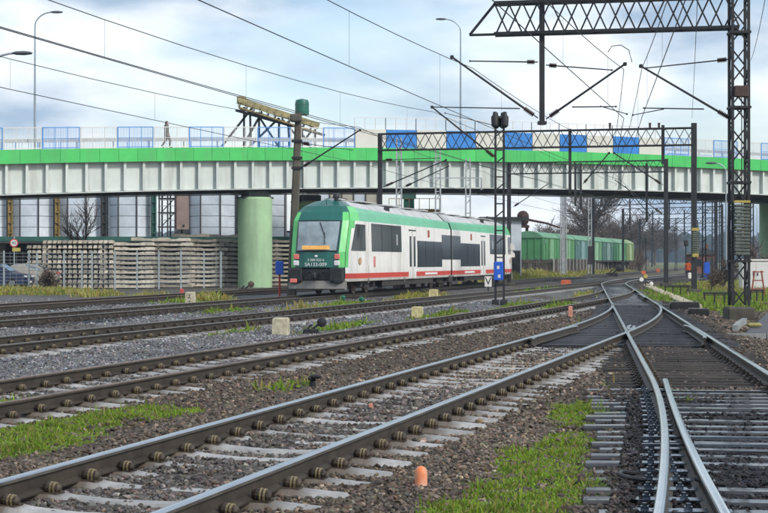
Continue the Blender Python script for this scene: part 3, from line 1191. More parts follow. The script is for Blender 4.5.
def lev(i, y):
    """height of level i: the green shoulder band narrows towards the coupling"""
    z = LEV[i]
    if i == 9:
        z = float(np.interp(y, [0, 2, 6, HALF], [3.74, 3.74, 3.66, 3.58]))
    return z


def car(flip):
    """one car; flip mirrors it end for end about the coupling"""
    def tr(p):
        x, y, z = p
        return (x, y, z) if not flip else (-x, 2 * HALF - y, z)
    ys = [0, .25, .6, 1.2, 2.2]
    ya = [4.2, 8, 12, 16, 19, HALF - .16]
    shell, roof = MB(), MB()

    def ring_pt(side, i, k):
        z0 = LEV[i]
        f0 = yf(z0) + .30
        y = f0 + ys[k] if k < len(ys) else ya[k - len(ys)]
        z = lev(i, y)
        w = hw(y) * LWF[i]
        if k == 0 and 3 <= i <= 8:
            w *= .985
        return (side * w, y, z)
    K = len(ys) + len(ya)
    for side in (-1, 1):
        for i in range(len(LEV) - 1):
            for k in range(K - 1):
                q = [ring_pt(side, i, k), ring_pt(side, i, k + 1), ring_pt(side, i + 1, k + 1), ring_pt(side, i + 1, k)]
                if i == 1:
                    mi = 1                              # red stripe
                elif i <= 6:
                    mi = 2 if (i >= 3 and k == 0) or (i == 6 and k == 1) else 0
                elif i in (7, 8):
                    mi = 3 if k > 2 else 2
                else:
                    mi = 4 if k > 1 else 5
                (shell if i < 9 else roof).add([tr(p) for p in q], [(0, 1, 2, 3)], {0: 0, 1: 1, 2: 2, 3: 3}.get(mi, 0) if i < 9 else (mi - 4))
    # nose
    nose = MB()
    lat = [-1, -.92, -.80, -.4, 0, .4, .80, .92, 1]
    for i in range(3, len(LEV) - 1):
        for j in range(len(lat) - 1):
            def npt(i_, a):
                z = LEV[i_]
                y = yf(z) + .30 * abs(a) ** 3.5
                w = hw(yf(z) + .16) * LWF[i_] * (.985 if 3 <= i_ <= 8 else 1)
                return (w * a, y, z)
            q = [npt(i, lat[j]), npt(i, lat[j + 1]), npt(i + 1, lat[j + 1]), npt(i + 1, lat[j])]
            edge = j in (0, 1, len(lat) - 3, len(lat) - 2)
            nose.add([tr(p) for p in q], [(0, 1, 2, 3)], 1 if edge and i < 8 else 0)
    for a, b_ in ((.42, 1.15),):
        pass
    shell.build('body', [m_white, m_red, m_lgreen, m_aqua], train, smooth=True)
    roof.build('roof', [m_roofgrey, m_dgreen], train, smooth=True)
    nose.build('nose', [m_dgreen, m_lgreen], train, smooth=True)
    # windscreen, a little proud of the nose
    w = MB()
    for a0, a1 in ((-.74, -.4), (-.4, 0), (0, .4), (.4, .74)):
        def wp(z, a):
            return tr((hw(yf(z) + .1) * a * .97, yf(z) + .30 * abs(a) ** 3.5 - .045, z))
        for z0, z1 in ((1.86, 2.5), (2.5, 3.08)):
            w.add([wp(z0, a0), wp(z0, a1), wp(z1, a1), wp(z1, a0)], [(0, 1, 2, 3)])
    ws = w.build('windscreen', m_wind, train)
    f = MB()
    P = [wp(z, a) for z, a in ((1.83, -.76), (1.83, 0), (1.83, .76), (3.11, .76), (3.11, 0), (3.11, -.76), (1.83, -.76))]
    f.poly(P, .025, 5)
    f.build('windscreen_frame', m_blackp, ws)
    # destination board behind the glass, wiper
    d = MB()
    y = yf(1.98) - .10
    c = [(-.60, y - .035, 1.90), (.60, y - .035, 1.90), (.60, y + .02, 2.06), (-.60, y + .02, 2.06)]
    d.add([tr(p) for p in c], [(0, 1, 2, 3)])
    db = d.build('destination_display', m_amber, ws)
    wi = MB()
    wi.beam(tr((.06, yf(3.0) - .05, 3.05)), tr((.34, yf(2.45) - .06, 2.40)), .03)
    wi.beam(tr((.30, yf(2.6) - .07, 2.62)), tr((.36, yf(2.1) - .07, 2.12)), .025)
    wi.build('wiper', m_blackp, ws)
    # lamps
    for s in (-1, 1):
        for z, m in ((1.60, m_redlens), (1.33, m_lens)):
            lb = MB()
            x = s * .88
            yy = yf(z) + .30 * .76 ** 3.5 - .03
            lb.cbox(tr((x, yy, z)), (.24, .10, .22), .03)
            lb.build('tail_lamp' if z > 1.5 else 'headlight', m, train)
    lb = MB(); lb.cbox(tr((0, yf(1.62) - .01, 1.62)), (.12, .06, .10), .02); lb.build('marker_lamp', m_lens, train)
    # bumper block, plough, buffers, coupler
    bu = MB()
    for s in (-1, 1):
        bu.cbox(tr((s * .88, .32, .84)), (.60, .62, .58), .05)
    bu.cbox(tr((0, .42, .86)), (1.30, .5, .50), .03)
    bu.build('bumper', m_blackp, train)
    cp = MB()
    cp.box(tr((0, .05, .80)), (.22, .5, .2)); cp.tube(tr((-.32, -.05, .95)), tr((-.32, .3, .95)), .04, .04, 8); cp.tube(tr((.32, -.05, .95)), tr((.32, .3, .95)), .04, .04, 8)
    cp.lathe(tr((0, -.12, .66)), [(.09, 0), (.13, .08), (.13, .2), (.08, .28)], 10)
    cp.build('coupler', m_black, train)
    for s in (-1, 1):
        rl_ = MB(); rl_.cbox(tr((s * .94, .0, .60)), (.30, .08, .17), .02); rl_.build('marker_lamp', m_redlens if s < 0 else m_blackp, train)
    pw = MB()
    prof = [(.10, .60), (-.04, .44), (-.08, .27), (.0, .22), (.3, .22), (.3, .60)]
    for s in (-1, 1):
        pts = [tr((0, y, z)) for y, z in prof]
        o2 = [tr((s * 1.22, y + .25, z)) for y, z in prof]
        n_ = len(prof)
        pw.add(pts + o2, [(i, (i + 1) % n_, n_ + (i + 1) % n_, n_ + i) for i in range(n_)] + [tuple(range(n_, 2 * n_))])
    pw.build('snowplough', m_skirt, train)
    # side windows and doors, both sides
    for s in (-1, 1):
        def panel(y0, y1, z0, z1, name, mat, d=.012, parent=train, slant=0.0, fs=None):
            mb = MB()
            q = []
            for y, z in ((y0, z0), (y1, z0), (y1, z1), (y0 + slant, z1)):
                f_ = np.interp(z, [1.8, 2.35, 2.8, 3.12], [1.0, .99, .982, .975])
                q.append((s * (hw(y) * f_ + d), y, z))
            q2 = [(x - s * .05, y, z) for x, y, z in q]
            mb.add([tr(p) for p in q + q2], [(0, 1, 2, 3), (0, 4, 5, 1), (1, 5, 6, 2), (2, 6, 7, 3), (3, 7, 4, 0)])
            return mb.build(name, mat, parent)
        cw = MB()
        lo = [.95, 1.4, 1.9, 2.4, 2.95]
        hi = [1.55, 1.8, 2.15, 2.5, 2.95]
        for q_ in range(4):
            vs_ = []
            for yy, z in ((lo[q_], 1.86), (lo[q_ + 1], 1.86), (hi[q_ + 1], 2.98), (hi[q_], 2.98)):
                vs_.append(tr((s * (hw(yy) * np.interp(z, [1.8, 2.35, 2.8, 3.12], [1.0, .99, .982, .975]) + .02), yy, z)))
            cw.add(vs_, [(0, 1, 2, 3)])
        cw.build('cab_window', m_glass, train)
        wb = panel(4.0, 9.6, 1.84, 3.06, 'window', m_glass)
        for yy in (5.8, 7.7):
            panel(yy, yy + .06, 1.86, 3.04, 'window_bar', m_blackp, .018, wb)
        # lettering on the window: a pale strip
        panel(8.6, 8.8, 2.15, 2.65, 'sticker', m_roofgrey, .02, wb)
        dr = panel(11.1, 12.7, .58, 2.86, 'door', m_white, .014)
        panel(11.88, 11.92, .60, 2.84, 'door_gap', m_under, .018, dr)
        for y0 in (11.25, 12.1):
            panel(y0 + .04, y0 + .42, 1.15, 2.62, 'door_pane', m_glass, .02, dr)
        panel(11.15, 12.65, 2.88, 2.93, 'door_gutter', m_under, .03, dr)
        wb = panel(12.95, 18.8, 1.12, 2.42, 'window', m_glass)
        for yy in (14.8, 16.8):
            panel(yy, yy + .06, 1.14, 2.40, 'window_bar', m_blackp, .018, wb)
        panel(18.8, HALF - .2, 1.50, 2.80, 'window', m_glass, .013)
        panel(15.4, 15.8, 2.62, 2.98, 'route_plate', m_plaque, .016)
        panel(4.3, 4.62, 1.15, 1.62, 'sticker', m_plaque2, .016)
        cr = MB()
        ctr = Vector((s * (hw(2.1) + .016), 2.1, 1.42))
        vs = [tr((ctr.x, ctr.y + .22 * math.cos(t_ * math.pi / 6), ctr.z + .17 * math.sin(t_ * math.pi / 6))) for t_ in range(12)]
        cr.add(vs, [tuple(range(12))])
        cr.build('crest', m_crest, train)
        # panel joints and skirt
        for yy in (3.5, 10.3):
            panel(yy, yy + .03, .45, 3.1, 'panel_joint', m_skirt, .004)
        panel(14.7, 17.6, .74, .84, 'stripe_lettering', m_letter, .012)
        # dark underframe strip set back below the white body
        panel(6.4, HALF - 4.2, .30, .57, 'lower_skirt', m_under, -.12)
    # roof equipment
    for y0, y1, hgt, w_ in ((2.6, 3.4, .07, .8), (5.0, 7.9, .06, 1.3), (10.2, 12.8, .07, 1.2), (14.6, 16.8, .06, 1.1), (18.6, 19.6, .08, 1.0)):
        e = MB()
        e.cbox(tr((0, (y0 + y1) / 2, 4.04 + hgt / 2)), (w_, y1 - y0, hgt), .05)
        e.build('roof_unit', m_roofgrey, train)
    for y0 in (8.9, 9.35):
        e = MB(); e.cbox(tr((.80, y0, 3.82)), (.10, .28, .28), .02); e.cbox(tr((-.80, y0, 3.82)), (.10, .28, .28), .02); e.build('roof_vent', m_blackp, train)
    for y0, x in ((2.0, .35), (3.9, -.2)):
        e = MB(); e.lathe(tr((x, y0, 4.0)), [(.10, 0), (.10, .14), (.16, .16), (.14, .28), (.05, .32)], 10); e.build('horn', m_blackp, train, smooth=True)
    e = MB(); e.poly([tr((.1, 1.4, 3.8)), tr((.1, 1.3, 4.05)), tr((.5, 1.5, 4.12)), tr((.9, 1.8, 4.05))], .015, 5); e.build('aerial', m_blackp, train)
    # running gear
    for yc in (4.2, 19.9):
        fr = MB()
        for s in (-1, 1):
            fr.box(tr((s * 1.02, yc, .52)), (.14, 3.0, .20))
            fr.box(tr((s * 1.05, yc, .34)), (.12, .9, .16))
            for dy in (-1.1, 1.1):
                fr.box(tr((s * 1.06, yc + dy, .46)), (.22, .36, .30))
        fr.box(tr((0, yc, .55)), (2.0, .5, .2))
        bg = fr.build('bogie', m_under, train)
        for dy in (-1.1, 1.1):
            for s in (-1, 1):
                wh = MB()
                wh.tube(tr((s * .68, yc + dy, .41)), tr((s * .82, yc + dy, .41)), .41, .41, 20)
                wh.tube(tr((s * .82, yc + dy, .41)), tr((s * .85, yc + dy, .41)), .28, .26, 16)
                wh.build('wheel', m_wheel, bg, smooth=True)
    for y0, y1, z0, w_ in ((7, 9.6, .28, 2.3), (10, 11.6, .34, 2.2), (13.4, 17.2, .30, 2.3)):
        u = MB(); u.cbox(tr((0, (y0 + y1) / 2, (z0 + .62) / 2)), (w_, y1 - y0, .62 - z0), .04); u.build('equipment_box', m_under, train)
    u = MB(); u.box(tr((0, 10.8, .60)), (2.3, 20.4, .16)); u.build('underframe', m_under, train)


m_amber = bpy.data.materials.new('amber_display'); m_amber.use_nodes = True
_b = m_amber.node_tree.nodes['Principled BSDF']
_tc = m_amber.node_tree.nodes.new('ShaderNodeTexCoord'); _wv = m_amber.node_tree.nodes.new('ShaderNodeTexNoise'); _wv.inputs['Scale'].default_value = 9
_rp = m_amber.node_tree.nodes.new('ShaderNodeValToRGB')
_rp.color_ramp.elements[0].color = (.55, .22, .04, 1); _rp.color_ramp.elements[1].color = (.95, .55, .15, 1)
m_amber.node_tree.links.new(_tc.outputs['Object'], _wv.inputs['Vector']); m_amber.node_tree.links.new(_wv.outputs['Fac'], _rp.inputs['Fac'])
m_amber.node_tree.links.new(_rp.outputs['Color'], _b.inputs['Base Color']); m_amber.node_tree.links.new(_rp.outputs['Color'], _b.inputs['Emission Color'])
_b.inputs['Emission Strength'].default_value = .12
m_plaque = M('route_plate_red', (.30, .07, .04), .5, 0, .5, 9)
m_plaque2 = M('sticker_red', (.62, .22, .2), .5, 0, .4, 12)
m_crest = M('crest_gold', (.55, .36, .18), .5, 0, .5, 14)
car(False)
car(True)
be = MB()
for i in range(5):
    y = HALF - .15 + .075 * i
    k = 1.0 if i % 2 == 0 else .94
    be.prism([(-1.28 * k, .6), (1.28 * k, .6), (1.28 * k, 3.0 * k), (.85 * k, 3.7 * k), (-.85 * k, 3.7 * k), (-1.28 * k, 3.0 * k)], (0, y - .037, 0), (1, 0, 0), (0, 0, 1), (0, .073, 0))
be.build('gangway_bellows', m_blackp, train)
jb = MB(); jb.box((1.25, HALF, .55), (.2, 1.0, .5)); jb.box((1.3, HALF - .5, .75), (.16, .3, .4)); jb.box((1.3, HALF + .5, .75), (.16, .3, .4)); jb.build('coupling', m_under, train)
# number on the nose
text('SA133-009', .215, train, m_letter, (0, yf(1.30) - .03, 1.27), (R(84), 0, 0), 'number_lettering')
text('2 000 022-6', .15, train, m_letter, (0, yf(1.50) - .025, 1.46), (R(84), 0, 0), 'number_lettering')
# ------------------------------------------------------------------ road bridge
m_bgreen = M('fascia_green', (.055, .50, .11), .5, 0, .10, .8, streak=((.10, .30, .12), 1.8, .5), rnd=.07)
m_girder = M('girder_pale_grey', (.58, .63, .60), .55, 0, .08, .7, streak=((.28, .27, .22), 1.5, .65), rnd=.06)
m_soffit = M('soffit_dark_steel', (.09, .095, .09), .7, 0, .2, .8)
m_deck = M('deck_concrete', (.32, .31, .29), .8, 0, .15, 1)
m_pier = M('pier_pale_green', (.35, .53, .31), .7, 0, .10, .8, streak=((.20, .25, .17), 1.3, .65), bump=.1, bs=6)
m_pcap = M('bearing_dark', (.05, .06, .055), .7, 0, .3, 3)
m_blue = M('railing_blue', (.07, .27, .66), .45, 0, .10, 1.5)
m_bluep = M('panel_blue', (.022, .20, .58), .4, 0, .10, .7)
m_cream = M('panel_cream', (.62, .61, .55), .5, 0, .06, 1)
m_railw = M('railing_white', (.66, .66, .64), .5, 0, .05, 2)
m_galv = M('galvanised_steel', (.42, .44, .45), .45, .5, .15, 3)

B_SL = .55
B_DIR = Vector((1, B_SL, 0)).normalized()
B_N = Vector((-B_SL, 1, 0)).normalized()        # away from the camera
B_Y0 = 107.5


def bz(x):
    d = x - 20
    if d < -48:
        return 9.47 - .0007 * 48 * 48 + .0672 * (d + 48)
    return 9.47 - .0007 * d * d


def bpt(x, back=0.0, dz=0.0):
    """point on the bridge's near top edge at plan position x"""
    p = Vector((x, B_Y0 + B_SL * x, bz(x) + dz)) + B_N * back
    return p


bridge = thing('road_bridge', 'long road bridge with green edge band and pale ribbed steel girder over the tracks', 'bridge', (-8.6, 102.8, 0))
X0, X1, DX = -52, 64, 1.08
NB = int((X1 - X0) / DX)


def bar3(mb, x0, x1, b0, b1, z0, z1, mi=0):
    """box that follows the bridge from x0 to x1, back offsets b0..b1, heights z0..z1 relative to the top edge"""
    v = [bpt(x0, b0, z0), bpt(x1, b0, z0), bpt(x1, b1, z0), bpt(x0, b1, z0), bpt(x0, b0, z1), bpt(x1, b0, z1), bpt(x1, b1, z1), bpt(x0, b1, z1)]
    mb.add(v, [(0, 3, 2, 1), (4, 5, 6, 7), (0, 1, 5, 4), (1, 2, 6, 5), (2, 3, 7, 6), (3, 0, 4, 7)], mi)
    return mb


g, dk, fl, so, g2, fl2 = MB(), MB(), MB(), MB(), MB(), MB()
for i in range(NB):
    xa, xb = X0 + i * DX, X0 + (i + 1) * DX
    fp = MB()
    bar3(fp, xa + .008, xb - .008, -.10 + random.uniform(-.006, .006), 0.0, -.84, .0)
    fp.build('fascia_panel', m_bgreen, bridge, world=True)
    bar3(g, xa, xb, .40, .44, -2.62, -.60)
    bar3(fl, xa, xb, .16, .72, -2.70, -2.64)
    bar3(dk, xa, xb, .01, 12.0, -.60, -.12)
    bar3(g2, xa, xb, 11.5, 11.54, -2.62, -.62)
    bar3(fl2, xa, xb, 11.3, 11.8, -2.70, -2.64)
    bar3(so, xa, xb, .75, 11.2, -1.75, -1.65)
    st = MB()
    bar3(st, xa + .40, xa + .425, .10, .40, -2.60, -.62)
    bar3(st, xa + .34, xa + .485, .085, .10, -2.60, -.62)
    st.build('stiffener', m_girder, bridge, world=True)
    if i % 9 == 4:
        sp = MB()
        bar3(sp, xa + .62, xa + 1.0, .38, .40, -2.5, -.7)
        for q in range(7):
            for e in (.68, .94):
                bar3(sp, xa + e - .02, xa + e + .02, .365, .38, -2.4 + q * .27, -2.36 + q * .27)
        sp.build('splice_plate', m_girder, bridge, world=True)
    if i % 3 == 0:
        cb = MB()
        bar3(cb, xa, xa + .3, .5, 11.4, -2.62, -2.2)
        cb.build('cross_beam', m_soffit, bridge, world=True)
for back in (4.0, 8.0):
    for i in range(0, NB, 4):
        bar3(so, X0 + i * DX, X0 + min(i + 4, NB) * DX, back, back + .3, -2.66, -.6)
g.build('girder', m_girder, bridge, world=True)
fl.build('bottom_flange', m_girder, bridge, world=True)
g2.build('girder', m_girder, bridge, world=True)
fl2.build('bottom_flange', m_girder, bridge, world=True)
dk.build('deck', m_deck, bridge, world=True)
so.build('soffit', m_soffit, bridge, world=True)

# piers
for px_, Y in ((255, 104.4), (308, 112.0)):
    base = gp(px_, 300) * 0 + at(px_, 280, Y)
    base.z = -.3
    x = base.x
    top = bz(x - (Y - B_Y0 - B_SL * x) * .42) - 3.25
    mb = MB()
    mb.lathe((base.x, base.y, 0), [(1.12, -.3), (1.12, top), (1.02, top + .12)], 48)
    pr = mb.build('pier', m_pier, bridge, world=True, smooth=True)
    mb = MB()
    mb.cbox((base.x, base.y, top + .33), (1.5, 1.2, .45), .05, math.atan(B_SL))
    mb.cbox((base.x, base.y, top + .08), (2.1, 1.3, .12), .03, math.atan(B_SL))
    mb.build('bearing', m_pcap, pr, world=True)
for xx in (-44, 38, 58):
    for back in (2.2, 9.8):
        b_ = bpt(xx, back)
        mb = MB(); mb.lathe((b_.x, b_.y, 0), [(1.12, -.3), (1.12, b_.z - 2.7)], 32)
        mb.build('pier', m_pier, bridge, world=True, smooth=True)

# railings: panels alternate blue and white; solid screens over the tracks
PW = 4.15 / 2
XR = -20.5 - 8 * 4.15


def railing_panel(x0, x1, back, h, mat, solid=None, mesh_top=0):
    mb = MB()
    p = .055
    n_ = 3
    for i in range(n_ + 1):
        xx = x0 + (x1 - x0) * i / n_
        a = bpt(xx, back, 0)
        mb.beam(a, a + Vector((0, 0, h)), p if i in (0,) else p * .7)
    for zz in (.08, h * .5, h):
        mb.beam(bpt(x0, back, zz), bpt(x1, back, zz), p * (1 if zz != h * .5 else .5))
    m = 22
    for i in range(m):
        xx = x0 + (x1 - x0) * (i + .5) / m
        mb.beam(bpt(xx, back, .08), bpt(xx, back, h), .018)
    return mb.build('railing_panel', mat, bridge, world=True)


i = 0
x = XR
while x < 62:
    for kind in (0, 1):
        xa, xb = x + kind * PW, x + (kind + 1) * PW
        solid = -2.6 < xa < 20.0
        if not solid:
            railing_panel(xa + .03, xb - .03, .25, 1.32, m_blue if kind == 0 else m_railw)
        else:
            mb = MB()
            bar3(mb, xa + .02, xb - .02, .2, .28, .02, 1.26)
            sp = mb.build('screen_panel', m_bluep if kind == 0 else m_cream, bridge, world=True)
            mb = MB()
            for q in range(4):
                a = bpt(xa + PW * q / 3, .3, 0)
                mb.beam(a, a + Vector((0, 0, 2.05)), .05)
            mb.beam(bpt(xa, .3, 2.05), bpt(xb, .3, 2.05), .045)
            mb.beam(bpt(xa, .3, 1.65), bpt(xb, .3, 1.65), .02)
            mb.build('screen_frame', m_railw, bridge, world=True)
        # railing on the far side of the road
        if kind == 0:
            railing_panel(xa + .03, xb + PW - .03, 11.6, 1.2, m_blue if i % 2 == 0 else m_railw)
        # kerb-side guard posts
        a = bpt(xa + .5, 2.6, 0)
        mb = MB(); mb.beam(a, a + Vector((0, 0, .75)), .09)
        if kind == 0:
            mb.beam(bpt(xa - PW, 2.55, .68), bpt(xa + PW, 2.55, .68), .05, .22)
        mb.build('crash_barrier', m_galv, bridge, world=True)
    x += 4.15
    i += 1

# street lamps on the bridge
m_lampp = M('lamp_post_paint', (.30, .36, .40), .45, .3, .1, 2)
m_lamph = M('lamp_head_dark', (.10, .11, .12), .5, .2, .2, 3)


def street_lamp(base, h, reach, label, head_dx=1.0):
    t = thing('street_lamp', label, 'street lamp', base, group='street lamps')
    s = 1 if head_dx > 0 else -1
    mb = MB()
    mb.tube((0, 0, 0), (0, 0, h * .45), .085, .065, 10)
    mb.tube((0, 0, h * .45), (0, 0, h - reach * .8), .062, .045, 10)
    arc = [(s * reach * (1 - math.cos(a_)), 0, h - reach * .8 + reach * .8 * math.sin(a_)) for a_ in np.linspace(0, math.pi / 2, 9)]
    mb.poly(arc, .042, 8)
    mb.build('pole', m_lampp, t, smooth=True)
    mb = MB()
    e = arc[-1]
    mb.lathe((0, 0, 0), [(.05, -.35), (.13, -.2), (.15, .1), (.10, .35), (.02, .42)], 10)
    mb.v = [(e[0] + s * z + s * .2, y * 1.1, e[2] + x * .55) for x, y, z in mb.v]
    mb.build('lamp_head', m_lamph, t, smooth=True)
    return t


def on_bridge(px):
    Y = B_Y0 / (1 - B_SL * (px - 384) / F)
    return (px - 384) / F * Y


xx = on_bridge(44); b_ = bpt(xx, 1.9, 0)
street_lamp(b_, (261 - 12) * b_.y / F + HC - b_.z, 1.1, 'tall slim street lamp on the bridge left of the walking person', 1)
xx = on_bridge(475); b_ = bpt(xx, 1.9, 0)
street_lamp(b_, (261 - 19) * b_.y / F + HC - b_.z, 1.15, 'tall slim street lamp rising behind the blue bridge panels', -1)
p = at(-20, 50, 60)
sl = street_lamp((p.x, p.y, 0), 1.6 + (261 - 53) * 60 / F, 1.35, 'street lamp reaching in from the left edge with a pale head', 1)
sl.children[1].data.materials[0] = m_galv
p = at(726, 165, 111)
street_lamp((p.x, p.y, 0), 1.6 + (261 - 163) * 111 / F, .8, 'short pale street lamp in front of the bridge girder by the lattice mast', -1)
xx = on_bridge(742); b_ = bpt(xx, 8, 0)
street_lamp(b_, (261 - 142) * b_.y / F + HC - b_.z, 1.0, 'low street lamp on the bridge seen behind the lattice mast', -1)
for px_, top, Y, lab in ((717, 210, 190, 'slim lamp post right of the weighted mast, nearest of the far row'),
                         (757, 204, 230, 'distant lamp post beyond the bridge near the right edge'), (751, 212, 300, 'most distant lamp post beyond the bridge, left of its taller twin')):
    p = at(px_, 261, Y)
    street_lamp((p.x, p.y, 0), 1.6 + (261 - top) * Y / F, 1.0, lab, -1)
# ------------------------------------------------------------------ silo works behind the bridge
m_silo = M('silo_cladding', (.70, .77, .84), .3, .1, .18, .6, spec=.6)
m_mull = M('silo_mullion', (.07, .065, .07), .6, .2, .2, 3)
m_teal = M('teal_beam', (.035, .13, .105), .55, 0, .25, 1)
m_ycol = M('ochre_column', (.30, .21, .07), .7, 0, .45, 2.5)
m_dcol = M('dark_column', (.045, .05, .05), .7, 0, .4, 2)
m_pink = M('pink_render', (.34, .25, .22), .85, 0, .2, 1.2)
m_conc2 = M('old_concrete', (.33, .32, .29), .85, 0, .25, 1.5, bump=.2, bs=12)
m_conv = M('conveyor_ochre', (.33, .29, .14), .75, 0, .35, 1.2)
m_tank = M('tank_green', (.015, .13, .085), .45, 0, .25, 1.5)
m_rusty = M('rusty_iron', (.06, .028, .02), .8, .2, .5, 2.5)
m_crm = M('cream_cladding', (.50, .47, .38), .7, 0, .12, 1)

SY = 124.0
plat = thing('loading_platform', 'raised teal-edged platform carrying the silos behind the bridge', 'platform', (at(150, 261, SY).x, SY, 0))
xl, xr = at(-70, 261, SY).x, at(300, 261, SY).x
mb = MB(); mb.box(((xl + xr) / 2, SY + 1.2, 3.15), (xr - xl, 6.4, .35)); mb.build('deck', m_conc2, plat, world=True)
mb = MB(); mb.box(((xl + xr) / 2, SY - 2.05, 3.28), (xr - xl, .12, .36)); mb.build('edge_beam', m_teal, plat, world=True)
xx = xl + .5
while xx < xr:
    mb = MB(); mb.box((xx, SY - 1.6, 1.5), (.4, .4, 3.0)); mb.build('support', m_conc2, plat, world=True)
    mb = MB(); mb.box((xx, SY + 3.2, 1.5), (.4, .4, 3.0)); mb.build('support', m_conc2, plat, world=True)
    xx += 4.4
wall = MB(); wall.box(((xl + xr) / 2, SY + 4.6, 1.6), (xr - xl, .3, 3.2)); wall.build('rear_wall', m_dcol, plat, world=True)


def silo(px, wpx, label, hgt=7.6):
    Y = SY + .2
    c = at(px, 261, Y)
    rad = wpx / 2 * Y / F / math.cos(math.pi / 8) * 1.02
    t = thing('silo', label, 'silo', (c.x, Y, 3.33), group='glazed silos on the platform')
    H = hgt - 3.3
    n_ = 8
    rows = 5
    for i in range(n_):
        a0, a1 = 2 * math.pi * (i + .5) / n_ + math.pi / 2, 2 * math.pi * (i + 1.5) / n_ + math.pi / 2
        p0, p1 = Vector((math.cos(a0), math.sin(a0), 0)) * rad, Vector((math.cos(a1), math.sin(a1), 0)) * rad
        mid = (p0 + p1) / 2
        for k in range(rows):
            z0, z1 = H * k / rows + .02, H * (k + 1) / rows - .02
            s = .975
            q0, q1 = mid + (p0 - mid) * s, mid + (p1 - mid) * s
            inn = 1 - .05 / rad
            pm = MB()
            pm.add([q0 + Vector((0, 0, z0)), q1 + Vector((0, 0, z0)), q1 + Vector((0, 0, z1)), q0 + Vector((0, 0, z1)),
                    q0 * inn + Vector((0, 0, z0)), q1 * inn + Vector((0, 0, z0)), q1 * inn + Vector((0, 0, z1)), q0 * inn + Vector((0, 0, z1))],
                   [(0, 1, 2, 3), (4, 7, 6, 5), (0, 4, 5, 1), (1, 5, 6, 2), (2, 6, 7, 3), (3, 7, 4, 0)])
            pm.build('panel', m_silo, t)
        mu = MB(); mu.beam(p0, p0 + Vector((0, 0, H)), .11); mu.build('mullion', m_mull, t)
    co = MB(); co.lathe((0, 0, 0), [(rad * .9, .05), (rad * .9, H - .05)], 8); co.build('inner_shell', m_dcol, t)
    rm = MB(); rm.lathe((0, 0, H), [(rad * 1.0, 0), (rad * 1.06, .05), (rad * 1.06, .35), (rad * .6, .7), (.2, .95)], 16); rm.build('rim', m_teal, t)
    return t


silo(-12, 42, 'pale blue faceted silo cut off by the left edge')
silo(34, 43, 'pale blue faceted silo above the round speed sign')
silo(81, 43, 'pale blue faceted silo behind the small bare tree')
silo(131, 43, 'pale blue faceted silo left of the stair tower')
silo(213, 46, 'pale blue faceted silo left of the green pier')
silo(262, 46, 'pale blue faceted silo mostly hidden behind the green pier')
for px_, m_, lab in ((10.5, m_ycol, 'ochre steel column left of the first silo'), (57.5, m_ycol, 'ochre steel column between two silos above the fence'), (104.5, m_dcol, 'dark steel column right of the bare tree'),
                     (154, m_teal, 'dark green column beside the stair tower')):
    c = at(px_, 261, SY - 1.2)
    t = thing('column', lab, 'column', (c.x, c.y, 3.33), group='columns between the silos')
    mb = MB()
    for sx in (-.14, .14):
        mb.box((sx, 0, 2.2), (.06, .3, 4.4))
    mb.box((0, 0, 2.2), (.22, .05, 4.4))
    mb.build('shaft', m_, t)
    mb = MB()
    for z in np.arange(.4, 4.4, .8):
        mb.box((0, -.02, z), (.34, .34, .07))
    mb.build('batten_plate', m_, t)
# stair tower
c = at(167, 261, SY - 1.0)
t = thing('stair_tower', 'open steel stair tower beside the pink wall', 'stair tower', (c.x, c.y, 3.33))
for sx in (-.6, .05, .62):
    mb = MB(); mb.box((sx, 0, 2.4), (.11, .11, 4.8)); mb.build('post', m_dcol, t)
    mb = MB(); mb.box((sx, 1.6, 2.4), (.11, .11, 4.8)); mb.build('post', m_dcol, t)
for z in (.9, 2.0, 3.1, 4.2):
    mb = MB(); mb.box((0, .8, z), (1.4, 1.7, .08)); mb.build('landing', m_dcol, t)
    mb = MB(); mb.beam((-.6, .05, z + .5), (.62, .05, z + .5), .05); mb.beam((-.6, .05, z + .95), (.62, .05, z + .95), .05); mb.build('handrail', m_galv, t)
    mb = MB(); mb.beam((-.5, .3, z), (.5, .3, z + 1.05), .22, .05); mb.build('stair_flight', m_dcol, t)
c = at(182.5, 261, SY - .9)
t = thing('concrete_shaft', 'pinkish rendered shaft with dark opening at its foot', 'building', (c.x, c.y, 3.33))
mb = MB(); mb.box((0, 1.2, 2.8), (.98, 2.4, 4.2)); mb.build('wall', m_pink, t)
mb = MB(); mb.box((-.52, -.02, 2.8), (.12, .12, 4.2)); mb.build('corner_post', m_rusty, t)
mb = MB(); mb.box((.25, .6, .35), (.5, 1.2, .7)); mb.box((-.3, .6, .35), (.38, 1.25, .7)); mb.build('foot', m_dcol, t)
mb = MB(); mb.cbox((.1, -.05, 1.0), (.14, .1, .16), .02); mb.build('wall_lamp', m_dcol, t)
# cream clad hall seen in slivers above the train
c = at(345, 261, 128)
t = thing('clad_hall', 'cream clad hall showing under the girder above the train roof', 'building', (c.x, c.y, 0))
for i in range(6):
    mb = MB(); mb.box((-2.6 + i * .95, 0, 3.6), (.86, 2.5, 7.2)); mb.build('cladding_panel', m_crm if i % 3 != 1 else m_silo, t)
    mb = MB(); mb.box((-2.13 + i * .95, -1.27, 3.6), (.10, .08, 7.3)); mb.build('cover_strip', m_mull, t)

